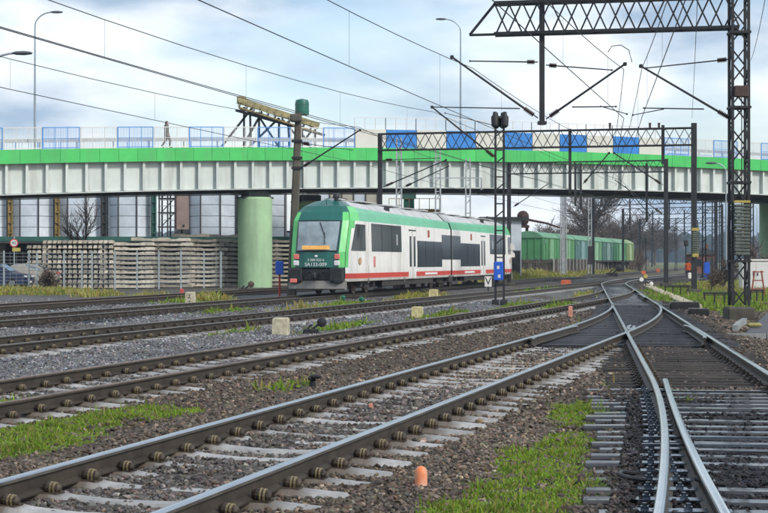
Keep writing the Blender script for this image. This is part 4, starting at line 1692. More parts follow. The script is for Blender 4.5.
# conveyor gallery on trestle with green tank
CY = 131.0
ca, cb_ = at(241, 101, CY), at(319, 126, CY)
t = thing('conveyor_gallery', 'sloping ochre conveyor gallery on dark trestle legs above the bridge', 'conveyor', (ca.x, CY, 3.3))
nseg = 11
for i in range(nseg):
    p0, p1 = ca.lerp(cb_, i / nseg), ca.lerp(cb_, (i + .96) / nseg)
    mb = MB(); mb.beam(p0, p1, 1.1, .46); mb.build('gallery_panel', m_conv, t, world=True)
    mb = MB()
    q0, q1 = p0 + Vector((-.1, -.55, -.62)), p1 + Vector((-.1, -.55, -.62))
    mb.beam(q0, q1, 1.5, .12); mb.build('walkway_plank', m_ycol, t, world=True)
    mb = MB(); mb.beam(q0 + Vector((0, -.75, 0)), q0 + Vector((0, -.75, .55)), .05); mb.build('rail_post', m_dcol, t, world=True)
    mb = MB(); mb.beam(q0, p0, .09); mb.build('hanger', m_dcol, t, world=True)
mb = MB(); mb.beam(ca + Vector((-.3, -1.3, -.3)), cb_ + Vector((.3, -1.3, -.3)), .05); mb.build('handrail', m_conv, t, world=True)
mb = MB(); mb.beam(ca + Vector((-.4, -.5, -.80)), cb_ + Vector((.5, -.5, -.80)), .22, .2); mb.build('carrier_beam', m_dcol, t, world=True)
hd = MB(); hd.cbox(ca + Vector((.05, 0, .05)), (.7, 1.2, .62), .08); hd.build('drive_head', m_conv, t, world=True)
tk = MB(); tk.beam(at(263, 100, CY) + Vector((0, 0, -.2)), at(263, 100, CY) + Vector((0, 0, 0)), .1)
for (x0, y0, x1, y1) in ((244, 107, 244, 160), (252, 108, 222, 146), (256, 112, 282, 152), (259, 112, 259, 160), (250, 110, 251, 160), (279, 118, 248, 148), (279, 118, 279, 160), (283, 120, 300, 140),
                         (262, 112, 243, 146), (315, 129, 315, 160), (302, 126, 302, 160), (296, 124, 312, 150), (312, 130, 296, 152), (288, 121, 290, 160)):
    mb = MB(); mb.beam(at(x0, y0, CY), at(x1, y1, CY), .17); mb.build('trestle_leg', m_dcol, t, world=True)
    mb = MB(); mb.beam(at(x0, y0, CY + 1.4), at(x1, y1, CY + 1.4), .14); mb.build('trestle_leg', m_dcol, t, world=True)
for z in (4.0, 7.5, 10.5):
    mb = MB(); p = at(244, 261, CY); q = at(316, 261, CY); mb.beam((p.x, CY, z), (q.x, CY, z), .15); mb.build('tie_beam', m_dcol, t, world=True)
c = at(302, 112, CY)
t = thing('tank', 'dark green cylindrical tank standing on the conveyor gallery', 'tank', (c.x, c.y, c.z - .25))
mb = MB(); mb.lathe((0, 0, 0), [(.55, 0), (.57, .05), (.57, 1.0), (.50, 1.22), (.18, 1.32)], 20); mb.build('shell', m_tank, t, smooth=True)
for z in (.3, .8):
    mb = MB(); mb.lathe((0, 0, z), [(.59, 0), (.59, .06)], 20); mb.build('hoop', m_tank, t)

# green loader cabin on a platform behind the train
c = at(414, 208, 128)
t = thing('loader_tower', 'small green loader cabin on a railed platform above the train roof', 'tower', (c.x, 128, 0))
for sx, sy in ((-1.5, -.8), (1.5, -.8), (1.5, .8), (-1.5, .8)):
    mb = MB(); mb.box((sx, sy, 2.7), (.22, .22, 5.4)); mb.build('leg', m_teal, t)
mb = MB(); mb.box((0, 0, 5.5), (4.2, 2.4, .45)); mb.build('platform', m_ycol, t)
mb = MB(); mb.box((-.4, 0, 6.15), (.75, .9, .85)); mb.box((-.4, 0, 6.85), (1.1, 1.3, .55)); mb.box((-.4, 0, 7.3), (1.3, 1.5, .3)); mb.build('cabin', m_teal, t)
for sx in (-.78, -.05):
    mb = MB(); mb.box((sx, -.55, 6.2), (.12, .12, .9)); mb.build('strut', m_tank, t)
for sx in np.linspace(-2, 2, 6):
    mb = MB(); mb.box((sx, -1.1, 6.15), (.05, .05, .85)); mb.build('rail_post', m_ycol, t)
mb = MB(); mb.beam((-2, -1.1, 6.55), (2, -1.1, 6.55), .05); mb.build('handrail', m_ycol, t)

# grey shed beyond the train's tail and a rusty hopper
c = at(500, 261, 140)
t = thing('yard_shed', 'grey-blue flat-roofed shed between the railcar tail and the wagons', 'shed', (c.x, 140, 0))
mb = MB(); mb.box((0, 0, 2.6), (3.4, 4, 5.0)); mb.build('wall', m_silo, t)
mb = MB(); mb.box((.2, 0, 5.25), (4.2, 4.6, .3)); mb.build('roof', m_dcol, t)
mb = MB(); mb.box((-.3, -2.03, 3.2), (1.2, .06, .9)); mb.build('window', m_glass, t)
mb = MB(); mb.box((1.1, -2.04, 1.3), (1.0, .06, 2.4)); mb.build('door', m_dcol, t)
c = at(523, 261, 172)
t = thing('rusty_hopper', 'rusty round hopper on two legs with a long boom, behind the first wagon', 'hopper', (c.x, 172, 1.3))
for sx in (-.42, .42):
    mb = MB(); mb.box((sx, 0, 1.4), (.30, .4, 5.6)); mb.build('leg', m_rusty, t)
mb = MB(); mb.lathe((0, 0, 4.1), [(.3, 0), (.58, .3), (.66, .75), (.62, 1.2), (.4, 1.5), (.15, 1.6)], 16); mb.build('bin', m_rusty, t, smooth=True)
mb = MB(); mb.box((0, 0, 4.0), (1.3, .9, .25)); mb.box((-.9, 0, 3.9), (.6, .5, .7)); mb.build('frame', m_rusty, t)
mb = MB(); mb.poly([(.5, 0, 4.75), (2.6, .2, 4.35), (4.4, .4, 3.75)], .14, 7, rend=.09); mb.build('boom', m_rusty, t)
mb = MB(); mb.box((4.6, .4, 3.55), (.7, .3, .35)); mb.build('boom_end', m_conc2, t)

# ------------------------------------------------------------------ stacked concrete sleepers
m_stack = M('stacked_concrete', (.46, .42, .34), .9, 0, .3, 2.0, rnd=.32, bump=.25, bs=18, streak=((.20, .19, .16), 4, .7))
m_stack2 = M('stacked_concrete_dark', (.37, .34, .28), .9, 0, .3, 2.5, rnd=.32, bump=.25, bs=18, streak=((.15, .14, .12), 4, .7))


def stacked_sleeper(mat):
    mb = MB()
    secs = []
    for x, w, h in [(-1.25, .21, .17), (-1.15, .23, .20), (-.85, .25, .205), (-.6, .25, .205), (-.3, .2, .14), (.3, .2, .14), (.6, .25, .205), (.85, .25, .205), (1.15, .23, .20), (1.25, .21, .17)]:
        secs.append([(x, -w / 2 - .025, 0), (x, -w / 2 + .02, h), (x, w / 2 - .02, h), (x, w / 2 + .025, 0)])
    vs = sum(secs, [])
    fs = []
    for k in range(len(secs) - 1):
        for i in range(4):
            j = (i + 1) % 4
            fs.append((k * 4 + i, k * 4 + j, (k + 1) * 4 + j, (k + 1) * 4 + i))
    fs += [(3, 2, 1, 0), tuple(range(len(vs) - 4, len(vs)))]
    mb.add(vs, fs)
    return mb.mesh('concrete_sleeper', mat)


SLP = [stacked_sleeper(m_stack), stacked_sleeper(m_stack2)]
ORD = ['bottom', 'second', 'third', 'fourth', 'fifth', 'sixth', 'seventh', 'eighth', 'ninth', 'tenth', 'eleventh', 'twelfth', 'thirteenth', 'fourteenth', 'fifteenth', 'sixteenth', 'seventeenth', 'eighteenth']
PITCH = .292
rs = random.Random(5)
# end-on stack behind the fence
c0, c1 = at(24, 261, 99.5), at(111, 261, 98.3)
NC = 17
for lay in range(10):
    for k in range(NC):
        if lay == 9 and k < 3:
            continue
        p = c0.lerp(c1, (k + .5) / NC)
        o = inst('concrete_sleeper', SLP[rs.randrange(2)], None, (p.x + rs.uniform(-.02, .02), p.y + 1.3 + rs.uniform(-.09, .06), -.06 + lay * .305), math.pi / 2 + .12 + rs.uniform(-.015, .015))
        tag(o, 'end-on concrete sleeper behind the wire fence, %s layer, %s from left' % (ORD[lay], 'first' if k == 0 else ORD[k]), 'sleeper', 'stacked concrete sleepers')
for px_, Y, layers, rz, lab in ((133, 99.6, 10, .16, 'the pile right of the end-on pile'), (172, 102.0, 11, -.20, 'the middle pile'), (207, 105.4, 11, .24, 'the pile left of the pier pile'),
                                (241, 106.0, 11, -.12, 'the pile beside the green pier'), (285, 108.6, 11, .05, 'the pile right of the green pier')):
    c = at(px_, 261, Y)
    for lay in range(layers):
        for row in range(2):
            o = inst('concrete_sleeper', SLP[rs.randrange(2)], None, (c.x + rs.uniform(-.14, .14) - math.sin(rz) * row * .4, Y + row * .4 + rs.uniform(-.03, .03), -.06 + lay * PITCH), rz + rs.uniform(-.035, .035))
            tag(o, 'grey concrete sleeper in %s, %s layer, %s row' % (lab, ORD[lay], 'front' if row == 0 else 'rear'), 'sleeper', 'stacked concrete sleepers')
        for sx in (-.7, .7):
            if lay:
                mb = MB(); mb.box((0, 0, 0), (.08, .8, .08))
                o = mb.build('timber_batten', m_wood2, None, loc=(c.x + sx, Y + .2 + sx * math.tan(rz), -.06 + lay * PITCH - .044))
                o.rotation_euler = (0, 0, rz)
                tag(o, '%s timber batten under the %s layer of %s' % ('left' if sx < 0 else 'right', ORD[lay], lab), 'batten', 'battens between stacked sleepers')
# loose sleepers lying across the tops
for px_, Y, z, rz, lab in ((150, 100.6, 2.88, .35, 'concrete sleeper lying askew on top of the pile right of the end-on pile'), (190, 104.0, 3.17, -.2, 'concrete sleeper lying on top between the middle piles'),
                           (225, 106.3, 3.17, .15, 'concrete sleeper on top of the pile nearest the pier, overhanging left')):
    c = at(px_, 261, Y)
    o = inst('concrete_sleeper', SLP[0], None, (c.x, Y + .2, z), rz)
    tag(o, lab, 'sleeper', 'stacked concrete sleepers')

# ------------------------------------------------------------------ wire fence at the left
m_fpost = M('fence_post_grey', (.40, .46, .48), .5, .3, .15, 3)
m_wire = M('fence_wire', (.30, .33, .34), .5, .5, .15, 3)
fpx = [(4, 93), (29, 93.4), (37, 93), (64, 93.5), (82, 94), (92, 94.2), (115, 95), (137, 96), (159, 97), (181, 98), (204, 99.2), (221, 100)]
p0 = at(4, 261, 93)
t = thing('wire_fence', 'grey steel post and wire fence in front of the stacked sleepers', 'fence', (p0.x, p0.y, 0))
pts = [at(-40, 261, 92)] + [at(a, 261, b_) for a, b_ in fpx]
for p in pts:
    mb = MB(); mb.box((p.x, p.y, 1.05), (.09, .07, 2.3)); mb.build('post', m_fpost, t, world=True)
for z in np.arange(.25, 2.25, .2):
    for a, b_ in zip(pts[:-1], pts[1:]):
        pass
    mb = MB(); mb.poly([(p.x, p.y - .04, z) for p in pts], .012 if z < 2.1 else .028, 4); mb.build('wire', m_wire if z < 2.1 else m_fpost, t, world=True)
wm = MB()
for a, b_ in zip(pts[:-1], pts[1:]):
    k = max(2, int((b_ - a).length / .3))
    for i in range(k):
        q = a.lerp(b_, i / k)
        wm.beam((q.x, q.y - .03, .1), (q.x, q.y - .03, 2.15), .012)
tag(wm.build('wire_mesh', m_wire, t, world=True), kind='stuff')

# speed sign
c = at(17, 261, 98)
t = thing('speed_sign', 'round white speed sign with red rim on a pole above the parked cars', 'road sign', (c.x, 97.2, 0))
mb = MB(); mb.tube((0, .04, 0), (0, .04, 3.1), .035, .035, 8); mb.build('pole', m_fpost, t)
m_signr = M('sign_red', (.55, .08, .07), .5, 0, .1, 3); m_signw = M('sign_white', (.72, .70, .66), .5, 0, .06, 3); m_signb = M('sign_black', (.03, .03, .03), .6, 0, .1, 3)
zc = 1.6 + (261 - 243) * 97.2 / F
mb = MB(); mb.tube((0, .0, zc), (0, -.02, zc), .26, .26, 24); mb.build('rim', m_signr, t)
mb = MB(); mb.tube((0, -.018, zc), (0, -.03, zc), .195, .195, 24); mb.build('disc', m_signw, t)
text('40', .25, t, m_signb, (0, -.036, zc), (R(90), 0, 0))
mb = MB(); mb.box((.14, .02, zc - .40), (.5, .03, .22)); mb.build('sub_plate', M('sign_yellow', (.50, .42, .10), .5, 0, .2, 4), t)

# ------------------------------------------------------------------ parked cars
m_tyre = M('tyre_rubber', (.02, .02, .02), .85, 0, .2, 6)
m_rim = M('wheel_rim', (.35, .36, .37), .35, .8, .1, 5)
m_cglass = M('car_glass', (.10, .20, .30), .08, 0, .2, 1, spec=.8)
m_chead = M('car_headlamp', (.6, .62, .63), .15, 0, .1, 3)
m_ctail = M('car_tail_lamp', (.5, .04, .03), .2, 0, .1, 3)


def parked_car(loc, rz, paint, label):
    """saloon, nose towards local +x"""
    t = thing('parked_car', label, 'car', loc, rz, 'cars parked by the fence')
    prof = [(-2.12, .42), (-2.16, .72), (-2.05, .98), (-1.45, 1.02), (-.95, 1.40), (-.2, 1.47), (.45, 1.42), (1.15, 1.00), (1.95, .86), (2.16, .68), (2.14, .36), (1.75, .24), (-1.8, .24)]
    mb = MB()
    n_ = len(prof)
    secs = []
    for y, k in ((-.86, 1), (-.80, 1.0), (-.3, 1.02), (.3, 1.02), (.80, 1.0), (.86, 1)):
        ring = []
        for x, z in prof:
            yy = y
            if z > 1.05:
                yy = y * .80
            xx = x * (.985 if abs(y) > .8 else 1)
            zz = z * (1 if abs(y) < .5 else .985)
            ring.append((xx, yy, zz))
        secs.append(ring)
    vs = sum(secs, [])
    fs = [(k * n_ + i, k * n_ + (i + 1) % n_, (k + 1) * n_ + (i + 1) % n_, (k + 1) * n_ + i) for k in range(len(secs) - 1) for i in range(n_)]
    fs += [tuple(range(n_ - 1, -1, -1)), tuple(range((len(secs) - 1) * n_, len(secs) * n_))]
    mb.add(vs, fs)
    mb.build('body', paint, t, smooth=True)
    g1 = MB(); g1.add([(1.10, -.62, 1.045), (1.10, .62, 1.045), (.47, .55, 1.435), (.47, -.55, 1.435)], [(0, 1, 2, 3)]); g1.v = [(x + .02, y, z + .012) for x, y, z in g1.v]; g1.build('windscreen', m_cglass, t)
    g1 = MB(); g1.add([(-1.43, -.60, 1.05), (-.97, -.54, 1.40), (-.97, .54, 1.40), (-1.43, .60, 1.05)], [(0, 1, 2, 3)]); g1.v = [(x - .015, y, z + .012) for x, y, z in g1.v]; g1.build('rear_window', m_cglass, t)
    for s in (-1, 1):
        for pts in ([(-.15, 1.40), (.40, 1.38), (.95, 1.06), (-.15, 1.06)], [(-.25, 1.40), (-.85, 1.35), (-1.25, 1.06), (-.25, 1.06)]):
            g1 = MB(); vs = []
            for x, z in pts:
                vs.append((x, s * (np.interp(z, [1.0, 1.4], [.80, .705])), z))
            g1.add(vs, [(0, 1, 2, 3)]); g1.build('side_window', m_cglass, t)
        for x in (-1.33, 1.33):
            w = MB(); w.tube((x, s * .68, .31), (x, s * .88, .31), .31, .31, 18); wo = w.build('wheel', m_tyre, t, smooth=True)
            r_ = MB(); r_.tube((x, s * .87, .31), (x, s * .89, .31), .20, .18, 14); r_.build('rim', m_rim, wo)
        h = MB(); h.cbox((2.06, s * .62, .72), (.16, .36, .14), .03); h.build('headlight', m_chead, t)
        h = MB(); h.cbox((-2.10, s * .66, .84), (.12, .30, .18), .03); h.build('tail_light', m_ctail, t)
        h = MB(); h.cbox((.75, s * .93, 1.08), (.14, .16, .12), .03); h.build('mirror', paint, t)
    h = MB(); h.box((2.165, 0, .42), (.02, .5, .12)); h.build('number_plate', m_signw, t)
    return t


m_navy = M('car_navy', (.018, .032, .085), .25, .3, .1, 2, spec=.7)
m_beige = M('car_beige', (.42, .38, .33), .3, .3, .1, 2, spec=.7)
c = at(0, 261, 95.3)
parked_car((c.x - .35, 95.6, -.05), -.12, m_navy, 'dark blue saloon car nearest the wire fence')
c = at(20, 261, 97.2)
parked_car((c.x + .1, 97.5, .0), math.pi + .10, m_beige, 'beige car parked behind the dark blue one')

# ------------------------------------------------------------------ people
m_coat = M('grey_coat', (.13, .125, .115), .9, 0, .2, 5); m_trous = M('dark_trousers', (.06, .06, .065), .9, 0, .2, 5); m_skin = M('skin', (.45, .29, .22), .6, 0, .05, 5)
m_hair = M('dark_hair', (.03, .025, .02), .7, 0, .2, 8); m_shoe = M('shoes', (.03, .028, .026), .6, 0, .2, 8); m_vest = M('orange_vest', (.75, .13, .025), .8, 0, .15, 6)


def person(loc, rz, h, label, coat, trous, stride=.22, arms=.15, bulk=1.25):
    """skinned walking figure facing local -y; one continuous body"""
    k = h / 1.78
    J = [('pelvis', (0, 0, .94), .135), ('waist', (0, .0, 1.10), .125), ('chest', (0, .01, 1.34), .150), ('neck', (0, .0, 1.50), .062), ('head', (0, -.02, 1.60), .085), ('crown', (0, -.015, 1.72), .075),
         ('hipL', (-.10, 0, .88), .105), ('kneeL', (-.10, -stride * .75, .50), .065), ('ankL', (-.10, -stride * .7, .10), .045), ('toeL', (-.10, -stride * .7 - .17, .05), .038),
         ('hipR', (.10, 0, .88), .105), ('kneeR', (.10, stride * .05, .50), .065), ('ankR', (.10, stride * 1.1, .13), .045), ('toeR', (.10, stride * 1.1 - .14, .045), .038),
         ('shL', (-.19, .01, 1.42), .068), ('elL', (-.25, arms, 1.14), .050), ('wrL', (-.23, arms * .3, .90), .034), ('haL', (-.23, arms * .1, .80), .036),
         ('shR', (.19, .01, 1.42), .068), ('elR', (.25, -arms * .5, 1.15), .050), ('wrR', (.22, -arms * 1.5, .93), .034), ('haR', (.21, -arms * 1.9, .84), .036)]
    E = [(0, 1), (1, 2), (2, 3), (3, 4), (4, 5), (0, 6), (6, 7), (7, 8), (8, 9), (0, 10), (10, 11), (11, 12), (12, 13), (2, 14), (14, 15), (15, 16), (16, 17), (2, 18), (18, 19), (19, 20), (20, 21)]
    me = bpy.data.meshes.new('person')
    me.from_pydata([tuple(c * k for c in j[1]) for j in J], E, [])
    o = bpy.data.objects.new('person', me)
    COL.objects.link(o)
    md = o.modifiers.new('skin', 'SKIN')
    for i, j in enumerate(J):
        me.skin_vertices[0].data[i].radius = (j[2] * k * bulk, j[2] * k * bulk * (.8 if j[0] in ('chest', 'waist', 'pelvis') else 1))
    me.skin_vertices[0].data[0].use_root = True
    s = o.modifiers.new('sub', 'SUBSURF'); s.levels = 2; s.render_levels = 2
    dg = bpy.context.evaluated_depsgraph_get()
    m2 = bpy.data.meshes.new_from_object(o.evaluated_get(dg))
    o.modifiers.clear()
    o.data = m2
    m2.materials.clear()
    for m_ in (coat, trous, m_skin, m_hair, m_shoe):
        m2.materials.append(m_)
    for f in m2.polygons:
        x, y, z = f.center / k
        if z > 1.50:
            mi = 3 if (z > 1.66 or y > .03) else 2
        elif z > .84 or (abs(x) < .2 and z > .80):
            mi = 0
            if abs(x) > .16 and z < .88:
                mi = 2
        elif z > .10:
            mi = 1
        else:
            mi = 4
        f.material_index = mi
    m2.shade_smooth()
    o.location = loc
    o.rotation_euler = (0, 0, rz)
    return tag(o, label, 'person')


xx = on_bridge(164)
b_ = bpt(xx + .45, .9, .02)
person(b_, R(90) + math.atan(B_SL), 1.80, 'person in a grey coat walking along the bridge footway', m_coat, m_coat, .26)
p = gp(688, 277.5)
person((p.x, p.y, float(ground_z(p.x, p.y))), R(160), 1.78, 'worker in an orange vest standing on the distant tracks', m_vest, m_trous, .06, .05)
# ------------------------------------------------------------------ masts, portals and overhead line
m_mast = M('mast_black', (.020, .021, .024), .6, .2, .35, 2.5)
m_mastg = M('mast_galvanised', (.40, .42, .43), .5, .4, .2, 2)
m_polec = M('pole_concrete', (.095, .085, .066), .85, 0, .25, 1.5, bump=.2, bs=10)
m_ins = M('insulator_brown', (.06, .032, .022), .35, 0, .3, 8)
m_wireb = M('overhead_wire', (.05, .05, .052), .5, .5, .2, 3)
m_plinth = M('plinth_concrete', (.075, .068, .055), .9, 0, .3, 3, bump=.3, bs=15)
m_bluebox = M('cabinet_blue', (.012, .10, .55), .4, 0, .12, 3)
m_yellow = M('yellow_paint', (.42, .34, .08), .6, 0, .3, 6)
m_weight = M('weight_concrete', (.10, .115, .095), .85, 0, .3, 5)


def lattice(root, p0, p1, u, v, bays, chord, brace, mat, single=False, name='brace'):
    """four chords between p0 and p1 spread by vectors u and v, with zigzag braces; every member its own part unless single"""
    p0, p1, u, v = Vector(p0), Vector(p1), Vector(u), Vector(v)
    cs = [(-1, -1), (1, -1), (1, 1), (-1, 1)]
    allm = MB()

    def put(nm, a, b, w):
        if single:
            allm.beam(a, b, w)
        else:
            mb = MB(); mb.beam(a, b, w); mb.build(nm, mat, root, world=True)
    P = lambda t, c: p0.lerp(p1, t) + u * c[0] / 2 + v * c[1] / 2
    for c in cs:
        put('chord', P(0, c), P(1, c), chord)
    for fi in range(4):
        a, b = cs[fi], cs[(fi + 1) % 4]
        for i in range(bays):
            t0, t1 = i / bays, (i + 1) / bays
            if i % 2 == 0:
                put(name, P(t0, a), P(t1, b), brace)
            else:
                put(name, P(t0, b), P(t1, a), brace)
    if single:
        tag(allm.build('lattice', mat, root, world=True), kind=None)
    return root


def strut(root, a, b, r=.035, ins=True, name='cantilever_tube'):
    """sloping cantilever tube from the fixed end a to the free end b, with a ribbed insulator near a"""
    a, b = Vector(a), Vector(b)
    mb = MB(); mb.tube(a.lerp(b, .16 if ins else 0), b, r, r * .85, 8); o = mb.build(name, m_mast, root, world=True, smooth=True)
    mb = MB(); mb.tube(a, a.lerp(b, .05), .02, .02, 6); mb.build('bracket', m_mast, root, world=True)
    if ins:
        mb = MB()
        for i in range(7):
            t0 = .05 + .11 * i / 7
            mb.tube(a.lerp(b, t0), a.lerp(b, t0 + .012), .05, .085, 10); mb.tube(a.lerp(b, t0 + .009), a.lerp(b, t0 + .017), .035, .035, 8)
        mb.build('insulator', m_ins, root, world=True)
    e_ = .11 if r > .03 else .06
    mb = MB(); mb.cbox(b, (e_, e_, e_), .02); mb.build('end_fitting', m_mast, root, world=True)


# --- near portal on the right: lattice mast, truss beam, hanging post
MX, MY = at(739, 261, 47).x, 47.0
t = thing('lattice_mast', 'black lattice catenary mast on a concrete foot at the right, carrying the near truss beam', 'mast', (MX, MY, 0))
mb = MB(); mb.cbox((MX, MY, .02), (.80, .80, .46), .04); mb.build('plinth', m_plinth, t, world=True)
lattice(t, (MX, MY, .3), (MX, MY, 11.5), (.47, 0, 0), (0, .47, 0), 19, .075, .04, m_mast)
for z in (1.6, 3.9, 6.1, 8.3):
    mb = MB(); mb.box((MX, MY, z), (.60, .60, .07)); mb.build('tie_frame', m_mast, t, world=True)
mb = MB(); mb.cbox((MX, MY - .3, 6.55), (.42, .14, .34), .03); mb.build('pulley_block', m_ins, t, world=True)
# tensioning weights hanging in the mast
w = thing('tension_weights', 'stack of dark concrete tension weights with yellow top hanging on the lattice mast', 'weights', (MX, MY - .36, 1.75))
for i in range(15):
    mb = MB(); mb.cbox((0, 0, .06 + i * .10), (.44, .20, .085), .02); mb.build('weight', m_weight, w)
mb = MB(); mb.box((0, 0, 1.58), (.46, .22, .07)); mb.build('top_plate', m_yellow, w)
mb = MB(); mb.tube((0, 0, 0), (0, 0, 4.7), .014, .014, 6); mb.build('rod', m_mast, w)

u_tr = Vector((-1, .2, 0)).normalized()
tl = Vector((3.35, 48.42, 8.92)); trr = Vector((MX, MY, 8.92))
t = thing('truss_beam', 'black lattice truss beam crossing the top right of the sky', 'truss', (MX, MY, 8.45))
lattice(t, tl, trr, (.07, .45, 0), (0, 0, .93), 17, .085, .045, m_mast)
mb = MB(); mb.beam(tl + Vector((0, 0, .46)), tl + Vector((-.75, .15, -.46)), .07); mb.build('end_brace', m_mast, t, world=True)
mb = MB(); mb.beam(tl + Vector((0, 0, -.46)), tl + Vector((-.75, .15, -.46)), .07); mb.build('end_brace', m_mast, t, world=True)
hp = at(542, 125, 48.1)
hpt = thing('hanging_post', 'black hanging post below the near truss beam with sloping cantilever tubes', 'post', (hp.x, 48.1, 5.69))
mb = MB(); mb.beam((hp.x, 48.1, 5.69), (hp.x, 48.1, 10.2), .15); mb.build('post', m_mast, hpt, world=True)
mb = MB(); mb.box((hp.x, 48.1, 5.75), (.26, .22, .10)); mb.build('foot_plate', m_mast, hpt, world=True)
strut(hpt, at(538, 118, 48.1), at(452, 57, 48.1))
strut(hpt, at(546, 119, 48.1), at(625, 64, 47.6))
strut(hpt, at(538, 62, 48.1), at(470, 61, 48.2), .022, name='tie_rod')
strut(hpt, at(546, 65, 48.1), at(612, 70, 47.8), .02, name='tie_rod')
strut(hpt, at(572, 107, 47.9), at(616, 106.5, 47.6), .02, False, 'steady_arm')
strut(hpt, at(600, 106, 47.7), at(627, 114, 47.5), .015, False, 'steady_arm')
mb = MB(); mb.poly([at(608, 52, 47.6), at(612, 46, 47.6), at(621, 45, 47.6), at(629, 50, 47.6), at(632, 62, 47.6)], .014, 6); mb.build('jumper_loop', m_wireb, hpt, world=True)
mt = bpy.data.objects['lattice_mast']
strut(mt, at(733, 120, 47), at(641, 66, 47.3))
strut(mt, at(731, 59, 47), at(646, 68, 47.3), .02, name='tie_rod')
strut(mt, at(704, 109, 47.2), at(644, 108, 47.4), .02, False, 'steady_arm')
strut(mt, at(664, 109, 47.3), at(633, 115, 47.4), .015, False, 'steady_arm')


# --- portals farther along
def portal(pl, pr, z0, z1, label, post_w=.25, bays=16, extra=.25, chord=.07, brace=.035, single=False, depth=.45):
    pl, pr = Vector((pl[0], pl[1], 0)), Vector((pr[0], pr[1], 0))
    t = thing('catenary_portal', label, 'portal', tuple(pl), group='catenary portals')
    d = (pr - pl).normalized()
    nn_ = Vector((-d.y, d.x, 0))
    zc = (z0 + z1) / 2
    for p, ex in ((pl, 0.04), (pr, extra)):
        mb = MB(); mb.beam(p - Vector((0, 0, .2)), p + Vector((0, 0, z1 + ex)), post_w)
        po = mb.build('post', m_mast, t, world=True)
        mb = MB(); mb.cbox(p + Vector((0, 0, .02)), (.7, .7, .3), .04); mb.build('plinth', m_plinth, po, world=True)
    lattice(t, pl + Vector((0, 0, zc)), pr + Vector((0, 0, zc)), nn_ * depth, Vector((0, 0, z1 - z0)), bays, chord, brace, m_mast, single)
    return t


p2 = portal((at(380, 0, 86).x, 86), (at(694, 0, 82).x, 82), 7.55, 8.42, 'black truss portal crossing in front of the blue and cream bridge panels', bays=34)
mb = MB(); c = at(570, 0, 83.5); mb.beam((c.x, 83.5, 5.1), (c.x, 83.5, 8.5), .14); mb.build('hanging_post', m_mast, p2, world=True)
mb = MB(); c = at(663, 0, 82.4); mb.beam((c.x, 82.4, 6.6), (c.x, 82.4, 8.6), .14); mb.build('hanging_post', m_mast, p2, world=True)
strut(p2, at(583, 184, 83.3), at(609, 153, 83.1)); strut(p2, at(663, 185, 82.4), at(614, 153, 83))
strut(p2, at(383, 187, 86), at(446, 160, 85.2)); strut(p2, at(404, 187, 85.8), at(449, 166, 85.2), .03)
strut(p2, at(383, 160, 86), at(440, 158, 85.3), .02, name='tie_rod')
for px_ in (610, 650, 659):
    mb = MB(); c = at(px_, 130, 82.8); mb.tube((c.x, 82.8, 8.42), (c.x, 82.8, 8.75), .05, .07, 8); mb.build('post_insulator', m_ins, p2, world=True)
# weights and box on its right post
c = at(695, 0, 81.7)
w = thing('tension_weights', 'grey-green tension weights with yellow ends on the portal post left of the lattice mast', 'weights', (c.x, 81.6, 2.0))
for i in range(10):
    mb = MB(); mb.cbox((0, 0, .06 + i * .11), (.34, .24, .095), .02); mb.build('weight', m_weight, w)
mb = MB(); mb.box((0, 0, 1.22), (.36, .26, .14)); mb.build('top_plate', m_yellow, w)
mb = MB(); mb.box((0, 0, -.1), (.30, .22, .18)); mb.build('bottom_plate', m_yellow, w)
mb = MB(); mb.tube((0, 0, 0), (0, 0, 4.0), .014, .014, 6); mb.build('rod', m_mast, w)
c = at(696, 291, 80.6)
o = MB(); o.cbox((0, 0, 0), (.16, .08, .30), .02); o = o.build('post_plate', m_signw, None, loc=(c.x - .1, 81.75, .85)); tag(o, 'small white plate low on the portal post by the point machine', 'plate')

p3 = portal((at(509, 0, 106).x, 106), (at(666, 0, 103.4).x, 103.4), 7.37, 8.1, 'black truss portal in front of the pale girder with arrow signs on its left post', post_w=.25, bays=26, chord=.06, brace=.03, extra=.1)
for px_, zb in ((575.5, 5.2), (581, 5.0), (647, 4.2)):
    c = at(px_, 0, 104.5)
    mb = MB(); mb.beam((c.x, 104.6, zb), (c.x, 104.6, 8.0), .13); mb.build('hanging_post', m_mast, p3, world=True)
strut(p3, at(625, 186, 104.2), at(650, 215, 104.2), .03, False); strut(p3, at(513, 207, 106), at(548, 184, 105.4), .03)
strut(p3, at(664, 215, 103.4), at(615, 180, 104.2), .03)
for py_ in (246.5, 254):
    c = at(511.5, py_, 105.7)
    mb = MB(); mb.prism([(-.22, -.22), (.22, -.22), (.22, .02), (0, .26), (-.22, .02)], (c.x, 105.7, c.z), (1, 0, 0), (0, 0, 1), (0, -.03, 0)); o = mb.build('arrow_sign', m_signw, None)
    tag(o, 'white arrow plate on the portal post, %s of two' % ('upper' if py_ < 250 else 'lower'), 'sign', 'arrow plates on the portal post')

FARM = []
for Y, pa, pb, lab in ((165, 593, 716, 'far truss portal just beyond the bridge over the wagons'), (200, 623, 722, 'far truss portal right of the last wagon'), (250, 640, 733, 'second most distant truss portal'), (310, 652, 728, 'most distant truss portal')):
    p = portal((at(pa, 0, Y + 6).x, Y + 6), (at(pb, 0, Y - 4).x, Y - 4), 7.5, 8.3, lab, post_w=.28, bays=22, chord=.07, brace=.045, single=True)
    for f_ in (.3, .62):
        c = at(pa + (pb - pa) * f_, 0, Y)
        mb = MB(); mb.beam((c.x, Y, 4.8), (c.x, Y, 8.0), .14); mb.build('hanging_post', m_mast, p, world=True)
        strut(p, (c.x, Y, 5.0), (c.x + 3.2, Y, 7.0), .035, False)
        strut(p, (c.x, Y, 5.0), (c.x - 3.2, Y, 7.0), .035, False)

